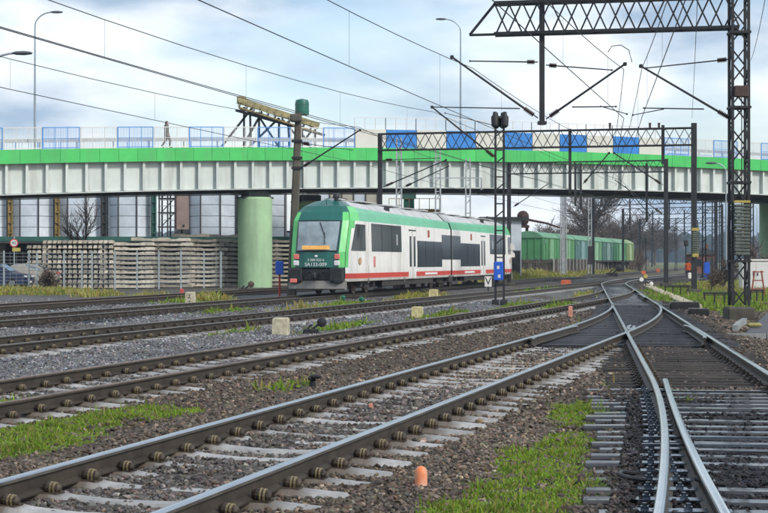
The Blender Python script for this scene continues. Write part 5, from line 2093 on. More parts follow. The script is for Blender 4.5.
# --- single masts
def plain_mast(px_, Y, h, mat, label, w=.3, band=False, arm=None):
    c = at(px_, 0, Y)
    t = thing('catenary_mast', label, 'mast', (c.x, Y, 0), group='single catenary masts')
    mb = MB()
    for sx in (-1, 1):
        mb.beam((sx * w / 2, 0, -.1), (sx * w / 2 * .75, 0, h), .09, .16)
    mb.build('channel', mat, t)
    mb = MB()
    n_ = int(h / .55)
    for i in range(n_):
        z = .4 + i * .55
        ww = w * (1 - .25 * z / h)
        mb.beam((-ww / 2, 0, z), (ww / 2, 0, z + (.4 if i % 2 else 0)), .06)
    mb.build('batten', mat, t)
    if w > .5:
        mb = MB(); mb.box((0, .03, h / 2), (w * .55, .05, h)); mb.build('web_plate', mat, t)
    mb = MB(); mb.cbox((0, 0, .05), (w + .35, w + .3, .4), .04); mb.build('plinth', m_plinth, t)
    if band:
        mb = MB(); mb.box((0, -.1, 2.2), (w + .12, .04, 1.9)); mb.build('black_band', m_signb, t)
    if arm:
        z, xa, xb = arm
        mb = MB(); mb.beam((xa, 0, z), (xb, 0, z), .07); mb.build('cross_arm', mat, t)
        for q in (xa, xb):
            mb = MB(); mb.tube((q, 0, z), (q, 0, z - .8 if q == xb else z + .25), .05, .05, 6); mb.build('insulator', m_mastg, t)
    return t


plain_mast(399, 92, 8.67, m_mastg, 'galvanised mast behind the railcar roof, left of three', .34)
plain_mast(438, 99, 8.55, m_mastg, 'galvanised mast behind the railcar roof, middle of three', .36)
plain_mast(468, 107.0, 8.45, m_mastg, 'galvanised mast with a cross arm behind the railcar roof, right of three', .36, arm=(7.15, -2.6, .9))
plain_mast(563.5, 150, 8.8, m_mastg, 'thick pale grey mast in front of the first goods wagons', .62)
plain_mast(590, 168, 8.8, m_mastg, 'pale mast with a black band in front of the goods wagons', .36, band=True)
for px_, Y, lab in ((704, 140, 'black mast beside the blue cabinet under the bridge'), (713.5, 160, 'black mast right of the blue cabinet, nearer of two'), (720.5, 178, 'black mast halfway between blue cabinet and lattice mast'),
                    (729, 195, 'black mast just left of the lattice mast, beyond the bridge'), (752, 150, 'black mast right of the lattice mast beyond the bridge'), (763, 175, 'black mast closest to the right edge'),
                    (639, 290, 'thin black mast in the hazy distance left of the brick hut'), (676, 260, 'thin black mast in the distance above the orange marker')):
    plain_mast(px_, Y, 8.6, m_mast, lab, .3)

# --- leaning concrete pole left of the train
cb0, ct0 = at(291.5, 297, 70), at(298.5, 113, 70)
t = thing('concrete_pole', 'leaning dark concrete catenary pole standing left of the railcar nose', 'pole', (cb0.x, 70, 0))
mb = MB(); mb.beam((cb0.x, 70, -.15), (cb0.x + .16, 70, 4.2), .40, .40); sh = mb
sh = MB()
secs = []
for k_ in range(2):
    p, w_ = ((cb0.x, -.15), .41) if k_ == 0 else ((ct0.x, ct0.z), .29)
    c_ = .07
    secs.append([(p[0] - w_ / 2 + c_, 70 - w_ / 2, p[1]), (p[0] + w_ / 2 - c_, 70 - w_ / 2, p[1]), (p[0] + w_ / 2, 70 - w_ / 2 + c_, p[1]), (p[0] + w_ / 2, 70 + w_ / 2 - c_, p[1]),
                 (p[0] + w_ / 2 - c_, 70 + w_ / 2, p[1]), (p[0] - w_ / 2 + c_, 70 + w_ / 2, p[1]), (p[0] - w_ / 2, 70 + w_ / 2 - c_, p[1]), (p[0] - w_ / 2, 70 - w_ / 2 + c_, p[1])])
sh.add(secs[0] + secs[1], [(i, (i + 1) % 8, 8 + (i + 1) % 8, 8 + i) for i in range(8)] + [tuple(range(7, -1, -1)), tuple(range(8, 16))])
sh.build('shaft', m_polec, t, world=True)
for py_ in (141, 158, 168):
    c = at(297, py_, 70); mb = MB(); mb.box(c, (.46, .46, .10)); mb.build('clamp', m_mast, t, world=True)
strut(t, at(301, 168, 70), at(360, 130, 69.3))
strut(t, at(301, 143, 70), at(352, 150, 69.4), .015, name='tie_rod')
mb = MB(); mb.poly([at(302, 150, 70), at(303, 200, 69.9), at(301, 250, 69.9)], .012, 5); mb.build('cable', m_wireb, t, world=True)
mb = MB(); mb.cbox(at(296, 118, 69.7), (.5, .4, .35), .05); mb.build('pole_head', m_polec, t, world=True)

# --- thin signal mast with floodlights
SX, SYm = at(499.6, 261, 62).x, 62.0
t = thing('floodlight_mast', 'thin black twin-leg mast with dark lamps on top and a cantilever, right of the railcar', 'mast', (SX, SYm, 0))
for s in (-1, 1):
    mb = MB(); mb.beam((SX + s * .16, SYm, -.1), (SX + s * .16, SYm, 7.1), .08); mb.build('leg', m_mast, t, world=True)
    mb = MB(); mb.cbox((SX + s * .16, SYm, .0), (.26, .3, .2), .03); mb.build('foot', m_mast, t, world=True)
for i in range(12):
    z = .7 + i * .52
    mb = MB(); mb.beam((SX - .16, SYm, z), (SX + .16, SYm, z + (.26 if i % 2 else 0)), .05); mb.build('rung', m_mast, t, world=True)
for sx, sy in ((-.19, -.15), (.19, -.15), (-.12, .2), (.14, .2)):
    mb = MB(); mb.lathe((SX + sx, SYm + sy, 6.75), [(.06, 0), (.14, .08), (.15, .42), (.09, .50), (.07, .62)], 12); mb.build('floodlight', m_mast, t, world=True, smooth=True)
mb = MB(); mb.box((SX, SYm, 7.15), (.55, .5, .09)); mb.build('head_frame', m_mast, t, world=True)
strut(t, at(497, 159, 62), at(432, 107, 62.3))
strut(t, at(520, 108.5, 62), at(432, 107, 62.3), .024, False, 'tie_rod')
strut(t, at(496, 126, 62), at(445, 113, 62.3), .014, False, 'tie_rod')
o = MB(); o.cbox((0, 0, 0), (.36, .20, .72), .02); o = o.build('blue_cabinet', m_bluebox, None, loc=(at(498.5, 0, 61.75).x, 61.75, 1.6 - (271 - 261) * 61.75 / F)); tag(o, 'bright blue cabinet mounted on the thin floodlight mast', 'cabinet')
for dz in (.14, -.2):
    mb = MB(); mb.box((-.02 if dz > 0 else .02, -.103, dz), (.09, .006, .12)); mb.build('label_plate', m_signw, o)
c = at(706.5, 268, 118)
o = MB(); o.cbox((0, 0, 0), (.42, .35, 1.1), .03); o.box((0, 0, -.75), (.1, .1, .5)); o = o.build('blue_cabinet', m_bluebox, None, loc=(c.x, 118, .95)); tag(o, 'bright blue cabinet on a foot between the masts at the right', 'cabinet')
c = at(279.5, 268, 73)
t = thing('blue_cabinet', 'blue box on a red post just left of the concrete pole', 'cabinet', (c.x, 73, 0))
mb = MB(); mb.tube((0, .03, -.1), (0, .03, 1.2), .045, .045, 8); mb.build('post', M('post_red', (.42, .05, .04), .6, 0, .2, 4), t)
mb = MB(); mb.cbox((0, 0, 1.28), (.36, .22, .62), .03); mb.build('box', m_bluebox, t)


# --- overhead line: messenger and contact wire with droppers between supports
def overhead(label, sup, zc=5.85, zm=7.4, r=.0105, sagk=.00022, twin=False):
    """sup: list of (x, y[, zm]) supports along one track"""
    x, y = sup[0][:2]
    t = thing('overhead_line', label, 'overhead wire', (x, y, zc), group='overhead lines')
    me_pts, co_pts = [], []
    for a, b in zip(sup[:-1], sup[1:]):
        L = math.hypot(b[0] - a[0], b[1] - a[1])
        za, zb = (a[2] if len(a) > 2 else zm), (b[2] if len(b) > 2 else zm)
        n_ = 14
        for i in range(n_ + (1 if b is sup[-1] else 0)):
            s = i / n_
            X, Y = a[0] + (b[0] - a[0]) * s, a[1] + (b[1] - a[1]) * s
            me_pts.append((X, Y, za + (zb - za) * s - 4 * sagk * L * L * s * (1 - s)))
            co_pts.append((X, Y, zc - .05 * 4 * s * (1 - s)))
        nd = max(2, int(L / 8))
        for i in range(nd):
            s = (i + .5) / nd
            X, Y = a[0] + (b[0] - a[0]) * s, a[1] + (b[1] - a[1]) * s
            zt = za + (zb - za) * s - 4 * sagk * L * L * s * (1 - s)
            mb = MB(); mb.beam((X, Y, zc - .03), (X, Y, zt), .0055); mb.build('dropper', m_wireb, t, world=True)
    mb = MB(); mb.poly(me_pts, r, 5); mb.build('messenger_wire', m_wireb, t, world=True)
    mb = MB(); mb.poly(co_pts, r, 5); mb.build('contact_wire', m_wireb, t, world=True)
    if twin:
        mb = MB(); mb.poly([(x_ + .04, y_, z_ + .03 + .02 * math.sin(y_ * .15)) for x_, y_, z_ in co_pts], r, 5); mb.build('contact_wire', m_wireb, t, world=True)
    return t


S = lambda fn, Y, o=0.0: (float(fn(Y)) + o, Y)
overhead('overhead wires above the third track, ending at the thin floodlight mast arm', [S(c_T3, 4), (at(434, 0, 62.3).x, 62.3), S(c_T3, 84), S(c_T3, 104), S(c_T3, 131)], twin=True)
overhead('overhead wires above the railcar track, carried by the concrete pole', [S(c_T4, 9), (at(359, 0, 69.3).x, 69.3), S(c_T4, 104), S(c_T4, 166), S(c_T4, 200), S(c_T4, 250), S(c_T4, 310)])
overhead('overhead wires above the second track, running to the left tube of the hanging post', [S(c_T2, 3, -.5), (at(456, 0, 48.1).x + .5, 48.1), S(c_T2, 83.5)])
overhead('overhead wires above the nearest left track up to the right-hand tube', [S(c_L, -6), (at(624, 0, 47.6).x, 47.6), S(c_main, 83, -.3)], zm=7.3)
overhead('overhead wires above the right-hand through track', [S(c_main, -6), (at(642, 0, 47.3).x, 47.3), S(c_main, 83, .2), S(c_main, 104), S(c_main, 165), S(c_main, 200), S(c_main, 250), S(c_main, 310)], zm=7.3)
for fn, lab in ((c_T6, 'distant overhead wires left of the blue cabinet'), (c_T7, 'distant overhead wires above the rightmost far track')):
    overhead(lab, [S(fn, 125), S(fn, 165), S(fn, 200), S(fn, 250), S(fn, 310)])
# feeder wires along the masts
for (a, b, lab) in ((at(700, -60, 30), at(692, 118, 82), 'loose feeder wire slanting down at the top right edge'), (at(772, -40, 32), at(751, 60, 60), 'feeder wire at the extreme top right corner')):
    mb = MB()
    pts = [Vector(a).lerp(Vector(b), s) - Vector((0, 0, .25 * 4 * s * (1 - s))) * (0 if 'second' in lab else 1) for s in np.linspace(0, 1, 12)]
    mb.poly(pts, .009, 5)
    o = mb.build('feeder_wire', m_wireb, None); tag(o, lab, 'wire', 'feeder wires')
# ------------------------------------------------------------------ goods wagons
m_wroof = M('wagon_roof', (.12, .28, .16), .6, 0, .2, 1)
W_SL = .30
w_a = -math.atan(W_SL)


def wagon_paint(name, col):
    return M(name, col, .6, 0, .15, .9, streak=((.16, .15, .11), .8, .3))


WC = [('wagon_green', (.075, .26, .10)), ('wagon_mid_green', (.11, .29, .12)), ('wagon_blue_grey', (.095, .21, .20)), ('wagon_pale_green', (.13, .29, .15)),
      ('wagon_slate', (.075, .17, .15)), ('wagon_sea_green', (.06, .23, .10)), ('wagon_olive', (.20, .29, .12))]
WL = ['green covered goods wagon nearest the bridge, its end wall showing', 'mid green covered wagon, second behind the plank fence', 'blue-grey covered goods wagon with pale doors',
      'pale green covered goods wagon behind the banded mast', 'slate grey covered goods wagon, fifth in the row', 'sea green covered goods wagon, sixth in the row', 'yellow-olive covered wagon at the far end of the row']
WY = [(160, 168.8), (169.6, 177.4), (178.2, 186.9), (187.8, 195.8), (196.6, 204.8), (205.6, 215.6), (216.4, 223)]
m_wdoor = [wagon_paint('door_' + n_, tuple(min(.6, c * 1.25 + .12) for c in col)) for n_, col in WC]
for (nm, col), lab, (ya, yb), md in zip(WC, WL, WY, m_wdoor):
    m_ = wagon_paint(nm, col)
    L = (yb - ya) / math.cos(w_a)
    t = thing('goods_wagon', lab, 'wagon', (14.45 + W_SL * (ya - 160), ya, .62), w_a, 'goods wagons on the siding')
    hw_ = 1.42
    mb = MB(); mb.box((0, L / 2, 2.2), (2 * hw_, L, 2.3)); mb.build('body', m_, t)
    # planks / pressed ribs on end and side
    for i in range(5):
        x = -hw_ + 2 * hw_ * i / 4
        mb = MB(); mb.box((x * .985, -.035, 2.2), (.09, .08, 2.3)); mb.build('end_rib', m_, t)
    for s in (-1, 1):
        k = 7
        for i in range(k):
            y = .08 + (L - .16) * i / (k - 1)
            if abs(y - L / 2) < 1.2:
                continue
            mb = MB(); mb.box((s * (hw_ + .03), y, 2.2), (.08, .09, 2.3)); mb.build('side_rib', m_, t)
        mb = MB(); mb.box((s * (hw_ + .06), L / 2, 2.15), (.07, 2.2, 2.15)); d = mb.build('door', md, t)
        for q in (-1.02, 0, 1.02):
            mb = MB(); mb.box((s * (hw_ + .10), L / 2 + q, 2.15), (.04, .08, 2.1)); mb.build('door_bar', m_, d)
        for y in (1.2, L - 1.2):
            mb = MB(); mb.box((s * (hw_ + .035), y, 2.95), (.05, .7, .35)); mb.build('vent', m_wroof, t)
        mb = MB(); mb.box((s * hw_ * .95, L / 2, .98), (.14, L, .22)); mb.build('sole_bar', m_under, t)
        for y in (1.9, L - 1.9):
            mb = MB(); mb.tube((s * .68, y, .46), (s * .82, y, .46), .46, .46, 18); mb.build('wheel', m_wheel, t, smooth=True)
            mb = MB(); mb.box((s * .98, y, .6), (.12, .5, .5)); mb.build('axle_guard', m_under, t)
        for y in (-.5, L + .5):
            mb = MB(); mb.tube((s * .87, y, .98), (s * .87, y - math.copysign(.6, y - .1), .98), .08, .08, 8); mb.tube((s * .87, y, .98), (s * .87, y + .05, .98), .2, .2, 12); mb.build('buffer', m_under, t)
    mb = MB()
    prof = [(-hw_ - .08, 3.30), (-hw_ - .08, 3.38), (-1.05, 3.72), (-.55, 3.92), (0, 3.98), (.55, 3.92), (1.05, 3.72), (hw_ + .08, 3.38), (hw_ + .08, 3.30)]
    mb.prism(prof, (0, -.12, 0), (1, 0, 0), (0, 0, 1), (0, L + .24, 0)); mb.build('roof', m_wroof if 'olive' not in nm else m_, t)

# plank fence before the wagons
m_plank = M('plank_fence_grey', (.065, .056, .047), .9, 0, .45, 2.0)
F_P = [Vector((11.2, 154, .5)), Vector((16.6, 156.5, .5)), Vector((33.6, 225, .5)), Vector((48, 290, .5))]
t = thing('plank_fence', 'low dark weathered plank fence running in front of the goods wagons', 'fence', tuple(F_P[0]))
pk = MB()
rf = random.Random(3)
for a, b in zip(F_P[:-1], F_P[1:]):
    L = (b - a).length
    d = (b - a) / L
    n_ = int(L / .22)
    for i in range(n_):
        p = a + d * (i * .22)
        h = 1.25 + rf.uniform(-.12, .12)
        pk.box((p.x, p.y + rf.uniform(-.02, .02), p.z + h / 2 - .05), (.16, .03, h + .1), math.atan2(d.y, d.x))
    for i in range(int(L / 3)):
        p = a + d * (i * 3.0)
        mb = MB(); mb.box((p.x, p.y - .08, p.z + .6), (.14, .14, 1.5)); mb.build('post', m_conc2, t, world=True)
    mb = MB(); mb.beam((a.x, a.y - .06, a.z + .95), (b.x, b.y - .06, b.z + .95), .05, .1); mb.build('rail', m_plank, t, world=True)
tag(pk.build('planks', m_plank, t, world=True), kind='stuff')

# ------------------------------------------------------------------ small things in the yard
GZ_ = lambda x, y: float(ground_z(np.array(x), np.array(y)))
m_mark = M('marker_concrete', (.47, .43, .31), .9, 0, .3, 8, bump=.3, bs=25)
m_marky = M('marker_yellowed', (.52, .46, .24), .85, 0, .35, 9, bump=.25, bs=25)
m_orange = M('orange_plastic', (.72, .19, .06), .5, 0, .25, 10, col2=(.70, .42, .30))
m_pinkm = M('pink_marker', (.60, .26, .18), .7, 0, .25, 8)
m_redor = M('signal_orange', (.55, .12, .045), .6, 0, .2, 4)


def block(px, pyb, w, h, mat, name, label, cat, d=None, taper=.92, group=None):
    g_ = gp(px, pyb)
    mb = MB()
    d = d or w
    mb.box((0, 0, h / 2 - .05), (w, d, h + .1), 0, 0, taper)
    bm_top = MB()
    mb.box((0, 0, h + .012), (w * taper * .96, d * taper * .96, .025), 0, 0, .85)
    o = mb.build(name, mat, None, loc=(g_.x, g_.y, GZ_(g_.x, g_.y)))
    o.rotation_euler = (0, 0, -.15)
    return tag(o, label, cat, group)


o = block(190.5, 304, .34, .54, m_mark, 'kilometre_stone', 'upright white kilometre stone with two black digits beside the rear track', 'marker')
text('2', .2, o, m_signb, (0, -.172, .40), (R(90), 0, 0)); text('7', .2, o, m_signb, (0, -.178, .17), (R(90), 0, 0))
block(281, 330.5, .36, .37, m_mark, 'marker_block', 'largest pale concrete block beside the second track', 'marker', group='concrete marker blocks')
block(417.5, 314, .34, .32, m_marky, 'marker_block', 'yellowed concrete block between the second and third tracks', 'marker', group='concrete marker blocks')
block(433.5, 296, .40, .38, m_marky, 'marker_block', 'cream concrete block just below the railcar joint', 'marker', group='concrete marker blocks')
# orange cap in the foreground
g_ = gp(421, 484)
t = thing('marker_post', 'small round-topped orange marker post in the near weeds', 'marker', (g_.x, g_.y, GZ_(g_.x, g_.y)))
mb = MB(); mb.lathe((0, 0, 0), [(.046, -.06), (.046, .10), (.042, .125), (.03, .145), (.012, .155)], 18); mb.build('cap', m_orange, t, smooth=True)
mb = MB(); mb.lathe((0, 0, 0), [(.052, -.03), (.052, .012), (.046, .018)], 16); mb.build('collar', m_black, t)
o = block(570.5, 316.5, .13, .30, m_pinkm, 'marker_stone', 'slim pinkish marker stone left of the frog', 'marker', taper=.85)
block(566, 285, .62, .38, m_redor, 'marker_box', 'bright orange box between the far tracks', 'box', taper=1)
block(658, 272, .5, .45, m_redor, 'marker_box', 'distant orange box beyond the switch', 'box', taper=.9)
block(182, 293, .2, .32, m_signr, 'marker_stub', 'small red stub left of the kilometre stone', 'marker', taper=.7)
block(371, 409, .05, .04, m_pinkm, 'brick_fragment', 'tiny brick-red fragment lying between the nearest rails', 'brick', taper=.8)


def point_lever(px, pyb, s, label, disc=None, col=None):
    """hand lever with counterweight on a base"""
    g_ = gp(px, pyb)
    t = thing('point_lever', label, 'point lever', (g_.x, g_.y, GZ_(g_.x, g_.y)), group='hand point levers')
    mb = MB(); mb.cbox((0, 0, .06 * s), (.42 * s, .30 * s, .16 * s), .02); mb.build('base', m_black, t)
    mb = MB(); mb.beam((0, 0, .1 * s), (.26 * s, 0, .30 * s), .06 * s); mb.beam((-.24 * s, 0, -.02), (.02 * s, 0, .26 * s), .05 * s); mb.build('arm', m_black, t)
    mb = MB(); mb.lathe((0, 0, 0), [(.05 * s, -.09 * s), (.13 * s, -.07 * s), (.14 * s, 0), (.13 * s, .07 * s), (.05 * s, .09 * s)], 14)
    mb.v = [(x + .30 * s, z, y + .32 * s) for x, y, z in mb.v]
    mb.build('counterweight', m_black if disc is None else disc, t, smooth=True)
    return t


point_lever(311, 328.5, .85, 'black point lever beside the largest concrete block')
point_lever(244, 290, 1.3, 'black and white point lever in front of the green pier', m_wheel)
point_lever(612, 276, 2.6, 'dark point lever in the distance above the frog')
t = point_lever(647, 287, .9, 'point lever with white and orange discs right of the switch', m_signw)
mb = MB(); mb.tube((-.1, -.05, .75), (-.1, -.1, .75), .13, .13, 16); mb.build('disc', m_yellow, t)
mb = MB(); mb.tube((-.35, -.05, .55), (-.35, -.1, .55), .13, .13, 16); mb.build('disc', m_signw, t)
mb = MB(); mb.beam((-.1, 0, 0), (-.1, 0, 1.0), .06); mb.beam((-.1, 0, .7), (-.35, 0, .55), .04); mb.build('stem', m_black, t)
mb = MB(); mb.box((-.22, -.02, .98), (.25, .2, .2)); mb.build('lantern', m_redor, t)
# small black iron stub beside the nearest left track
g_ = gp(314, 383)
t = thing('iron_stub', 'small crooked black iron stub in the bare patch between tracks', 'iron stub', (g_.x, g_.y, GZ_(g_.x, g_.y)))
mb = MB(); mb.poly([(-.02, 0, -.05), (-.02, 0, .07), (.0, 0, .12)], .042, 8); mb.cbox((.02, 0, .145), (.15, .08, .055), .02); mb.cbox((-.05, 0, .12), (.06, .08, .05), .015); mb.build('stub', m_black, t)
for px, lab in ((343, 'small dark green dwarf marker below the railcar nose, left one'), (361.5, 'small dark green dwarf marker below the railcar, right one')):
    g_ = gp(px, 301.5)
    t = thing('dwarf_marker', lab, 'marker', (g_.x, g_.y, GZ_(g_.x, g_.y)), group='dwarf markers')
    mb = MB(); mb.lathe((0, 0, 0), [(.05, -.05), (.05, .12), (.10, .16), (.11, .25), (.05, .31)], 12); mb.build('lamp', m_tank, t, smooth=True)

# V board
c = at(488.2, 281.5, 78)
t = thing('letter_board', 'white trackside board with a black V beside the blue cabinet', 'sign', (c.x, 78, 0))
mb = MB(); mb.box((0, .04, .3), (.06, .05, .7)); mb.build('post', m_black, t)
mb = MB(); mb.box((0, 0, c.z), (.34, .02, .50)); mb.build('board', m_signw, t)
text('V', .52, t, m_signb, (0, -.014, c.z), (R(90), 0, 0))

# point machine and covers by the through track
for px, pyb, sz, lab in ((684.5, 309.5, (.95, .5, .24), 'black point machine box beside the through track'), (698.5, 313.5, (.62, .45, .18), 'smaller black cover plate beside the point machine')):
    g_ = gp(px, pyb)
    t = thing('point_machine', lab, 'point machine', (g_.x, g_.y, GZ_(g_.x, g_.y)), -.12)
    mb = MB(); mb.cbox((0, 0, sz[2] / 2 - .02), (sz[0], sz[1], sz[2]), .03); mb.build('case', m_black, t)
    mb = MB(); mb.cbox((0, 0, sz[2]), (sz[0] * .96, sz[1] * .94, .04), .015); mb.build('lid', m_railgrey, t)
    for s in (-1, 1):
        mb = MB(); mb.tube((s * sz[0] * .35, 0, sz[2] + .01), (s * sz[0] * .35, 0, sz[2] + .05), .03, .03, 8); mb.build('bolt', m_black, t)
g_ = gp(684, 309)
mb = MB(); mb.beam((g_.x - .4, g_.y + .1, .1), (float(c_main(g_.y)) + .7, g_.y + .2, .1), .05, .03); tag(mb.build('drive_rod', m_black), 'thin black drive rod from the point machine to the rail', 'rod')
# low pipe racks in the grass
for pa, pb, py_, lab in ((703, 737, 303.5, 'longer low black pipe rack in the green grass'), (664, 690, 294, 'low black rod run left of the weighted portal post'), (744, 764, 300, 'low black pipe rack right of the lattice mast')):
    a, b = gp(pa, py_), gp(pb, py_)
    t = thing('pipe_rack', lab, 'pipe rack', tuple(a), group='low pipe racks')
    for z, r_ in ((.40, .035), (.33, .02)):
        mb = MB(); mb.tube((0, 0, z), (b.x - a.x, b.y - a.y, z), r_, r_, 8); mb.build('pipe', m_black, t)
    for k in range(4):
        x = (b.x - a.x) * (k + .15) / 3.4
        mb = MB(); mb.box((x, 0, .17), (.05, .05, .42)); mb.build('leg', m_black, t)
# cable trough beside the through track
m_trough = M('trough_concrete', (.40, .35, .25), .9, 0, .25, 3, bump=.2, bs=15)
m_lid = MB(); m_lid.cbox((0, 0, .05), (.5, .94, .16), .02)
LID = m_lid.mesh('lid', m_trough)
Yt = 56.0
t = thing('cable_trough', 'beige concrete cable trough running along the right of the through track', 'cable trough', (float(c_main(Yt)) + 2.15, Yt, 0))
rl_ = parent_world(t)
while Yt < 105:
    inst('lid', LID, t, (float(c_main(Yt)) + 2.15 + random.uniform(-.02, .02) - rl_.x, Yt - rl_.y, GZ_(float(c_main(Yt)) + 2.15, Yt) + .04), -.127 - .14 * max(0, (Yt - 96) / 36) + random.uniform(-.01, .01))
    Yt += .96
# concrete ramp and kerbs at the right edge
m_slab = M('wet_slab', (.06, .06, .065), .6, 0, .3, 2, bump=.2, bs=10)
m_kerb = M('kerb_concrete', (.26, .27, .265), .8, 0, .2, 4)
a = gp(741, 334)
t = thing('concrete_ramp', 'dark concrete ramp with pale kerbs at the right edge', 'ramp', (a.x, a.y, 0))
mb = MB()
mb.add([(0, .2, -.3), (2.6, -.1, -.3), (6, 11.5, -.3), (3.4, 11.5, -.3), (.1, .2, -.02), (2.6, -.1, .0), (6, 11.5, .28), (3.5, 11.5, .24)], [(0, 3, 2, 1), (4, 5, 6, 7), (0, 1, 5, 4), (1, 2, 6, 5), (2, 3, 7, 6), (3, 0, 4, 7)])
mb.build('slab', m_slab, t)
ks = [(-.35, -.15), (.5, -.28), (1.4, -.36), (2.3, -.42)]
for p, q in zip(ks[:-1], ks[1:]):
    mb = MB(); mb.beam((p[0], p[1], -.05), (q[0] - .02, q[1], -.05), .12, .14); mb.build('kerb', m_kerb, t)
ks = [(.35, 2.2), (.75, 3.6), (1.2, 5.0)]
for p, q in zip(ks[:-1], ks[1:]):
    mb = MB(); mb.beam((p[0], p[1], -.02 + p[1] * .024), (q[0], q[1] - .02, -.02 + q[1] * .024), .12, .14); mb.build('kerb', m_kerb, t)
g_ = gp(754, 329)
o = MB(); o.cbox((0, 0, .1), (.32, .22, .09), .03); o = o.build('yellow_cover', M('faded_yellow', (.30, .27, .09), .8, 0, .3, 8), None, loc=(g_.x, g_.y, .0)); tag(o, 'small yellow cover lying on the concrete ramp', 'cover')
# white relay cabinet and red frame
c = at(754, 261, 86)
t = thing('relay_cabinet', 'white relay cabinet half hidden by the lattice mast', 'cabinet', (c.x, 86, 0))
mb = MB(); mb.cbox((0, 0, .85), (1.5, .7, 1.5), .04); mb.build('case', m_signw, t)
mb = MB(); mb.cbox((0, 0, 1.64), (1.65, .85, .10), .03); mb.build('lid', m_signw, t)
mb = MB(); mb.box((0, 0, .05), (1.4, .6, .2)); mb.build('base', m_plinth, t)
for s in (-.36, .36):
    mb = MB(); mb.box((s, -.36, .85), (.66, .02, 1.3)); d = mb.build('door', m_railw, t)
    mb = MB(); mb.box((s * .3, -.385, .9), (.05, .04, .16)); mb.build('handle', m_black, d)
c = at(758, 261, 74)
t = thing('red_frame', 'rusty red steel frame standing before the white cabinet', 'frame', (c.x, 74, 0))
for s in (-.25, .25):
    mb = MB(); mb.beam((s * 1.3, 0, -.05), (s * .6, 0, 1.15), .06); mb.build('leg', M('frame_red', (.26, .05, .035), .7, 0, .3, 4), t)
for z in (.3, .7, 1.1):
    mb = MB(); mb.beam((-.26, 0, z), (.26, 0, z), .05); mb.build('cross_bar', MATS['frame_red'], t)
# brick hut
m_brick = M('hut_brick', (.20, .085, .06), .9, 0, .3, 3)
c = at(701, 261, 205)
t = thing('brick_hut', 'small dark brick hut with pitched roof in the distance at the right', 'hut', (c.x, 205, 0))
mb = MB(); mb.box((0, 0, 1.2), (3.2, 3.6, 2.5)); mb.build('wall', m_brick, t)
mb = MB(); mb.prism([(-1.9, 2.4), (1.9, 2.4), (0, 3.4)], (0, -2.1, 0), (1, 0, 0), (0, 0, 1), (0, 4.2, 0)); r_ = mb.build('roof', m_dcol, t)
mb = MB(); mb.box((.8, .5, 3.3), (.4, .4, .9)); mb.build('chimney', m_brick, r_)
mb = MB(); mb.box((-.7, -1.82, 1.4), (.8, .06, .9)); mb.build('window', m_glass, t)
mb = MB(); mb.box((.8, -1.82, 1.0), (.9, .06, 1.9)); mb.build('door', m_dcol, t)
# distant signal boards
for px, py_, Y, lab in ((646, 240, 210, 'dark square signal board on a pole in the distance'), (686, 243, 180, 'dark signal head hanging left of the blue cabinet mast')):
    c = at(px, py_, Y)
    t = thing('signal', lab, 'signal', (c.x, Y, 0), group='distant signals')
    mb = MB(); mb.beam((0, .1, 0), (0, .1, c.z), .12); mb.build('post', m_mast, t)
    mb = MB(); mb.cbox((0, 0, c.z), (.5, .25, .7), .06); mb.build('board', m_signb, t)
    for z in (-.17, .17):
        mb = MB(); mb.tube((0, -.12, c.z + z), (0, -.25, c.z + z), .11, .11, 10); mb.build('lamp', m_glass, t)

# ------------------------------------------------------------------ trees
m_bark = M('bark', (.085, .068, .055), .9, 0, .3, 3)
m_twig = M('twigs', (.105, .078, .060), .9, 0, .3, 1)


def bare_tree(x, y, h, label, seed, spread=.5, levels=5, first=.25, name='bare_tree', twig=None, n0=5):
    r = random.Random(seed)
    t = thing(name, label, 'tree' if name == 'bare_tree' else 'shrub', (x, y, 0))
    trunk, br = MB(), MB()

    def grow(p, d, L, rad, lv):
        steps = 3
        q = p
        for s in range(steps):
            d2 = (d + Vector((r.gauss(0, .13), r.gauss(0, .13), r.gauss(0, .08) + .05))).normalized()
            e = q + d2 * (L / steps)
            r0, r1 = rad * (1 - .2 * s / steps), rad * (1 - .2 * (s + 1) / steps)
            (trunk if lv == 0 else br).tube(q, e, r0, r1, 6 if lv < 2 else 3, caps=False)
            if lv < levels and (lv > 0 or s > 0):
                for _ in range(r.choice((1, 2, 2)) if lv < 3 else r.choice((1, 1, 2))):
                    ax = Vector((r.gauss(0, 1), r.gauss(0, 1), r.gauss(0, .3))).normalized()
                    dd = (d2 * (1 - spread * r.uniform(.6, 1.1)) + ax * spread * r.uniform(.7, 1.2)).normalized()
                    grow(e, dd, L * r.uniform(.55, .78), max(.008, rad * r.uniform(.42, .6)), lv + 1)
            q, d = e, d2
        if lv < levels:
            grow(q, d, L * .72, rad * .7, lv + 1)
    grow(Vector((0, 0, -.1)), Vector((r.gauss(0, .05), 0, 1)), h * first, h * .014, 0)
    zt = max(v[2] for v in br.v)
    k = h / zt
    for mb_ in (trunk, br):
        mb_.v = [(a * k, b * k, c * k) for a, b, c in mb_.v]
    trunk.build('trunk', m_bark, t)
    br.build('crown', twig or m_twig, t)
    return t


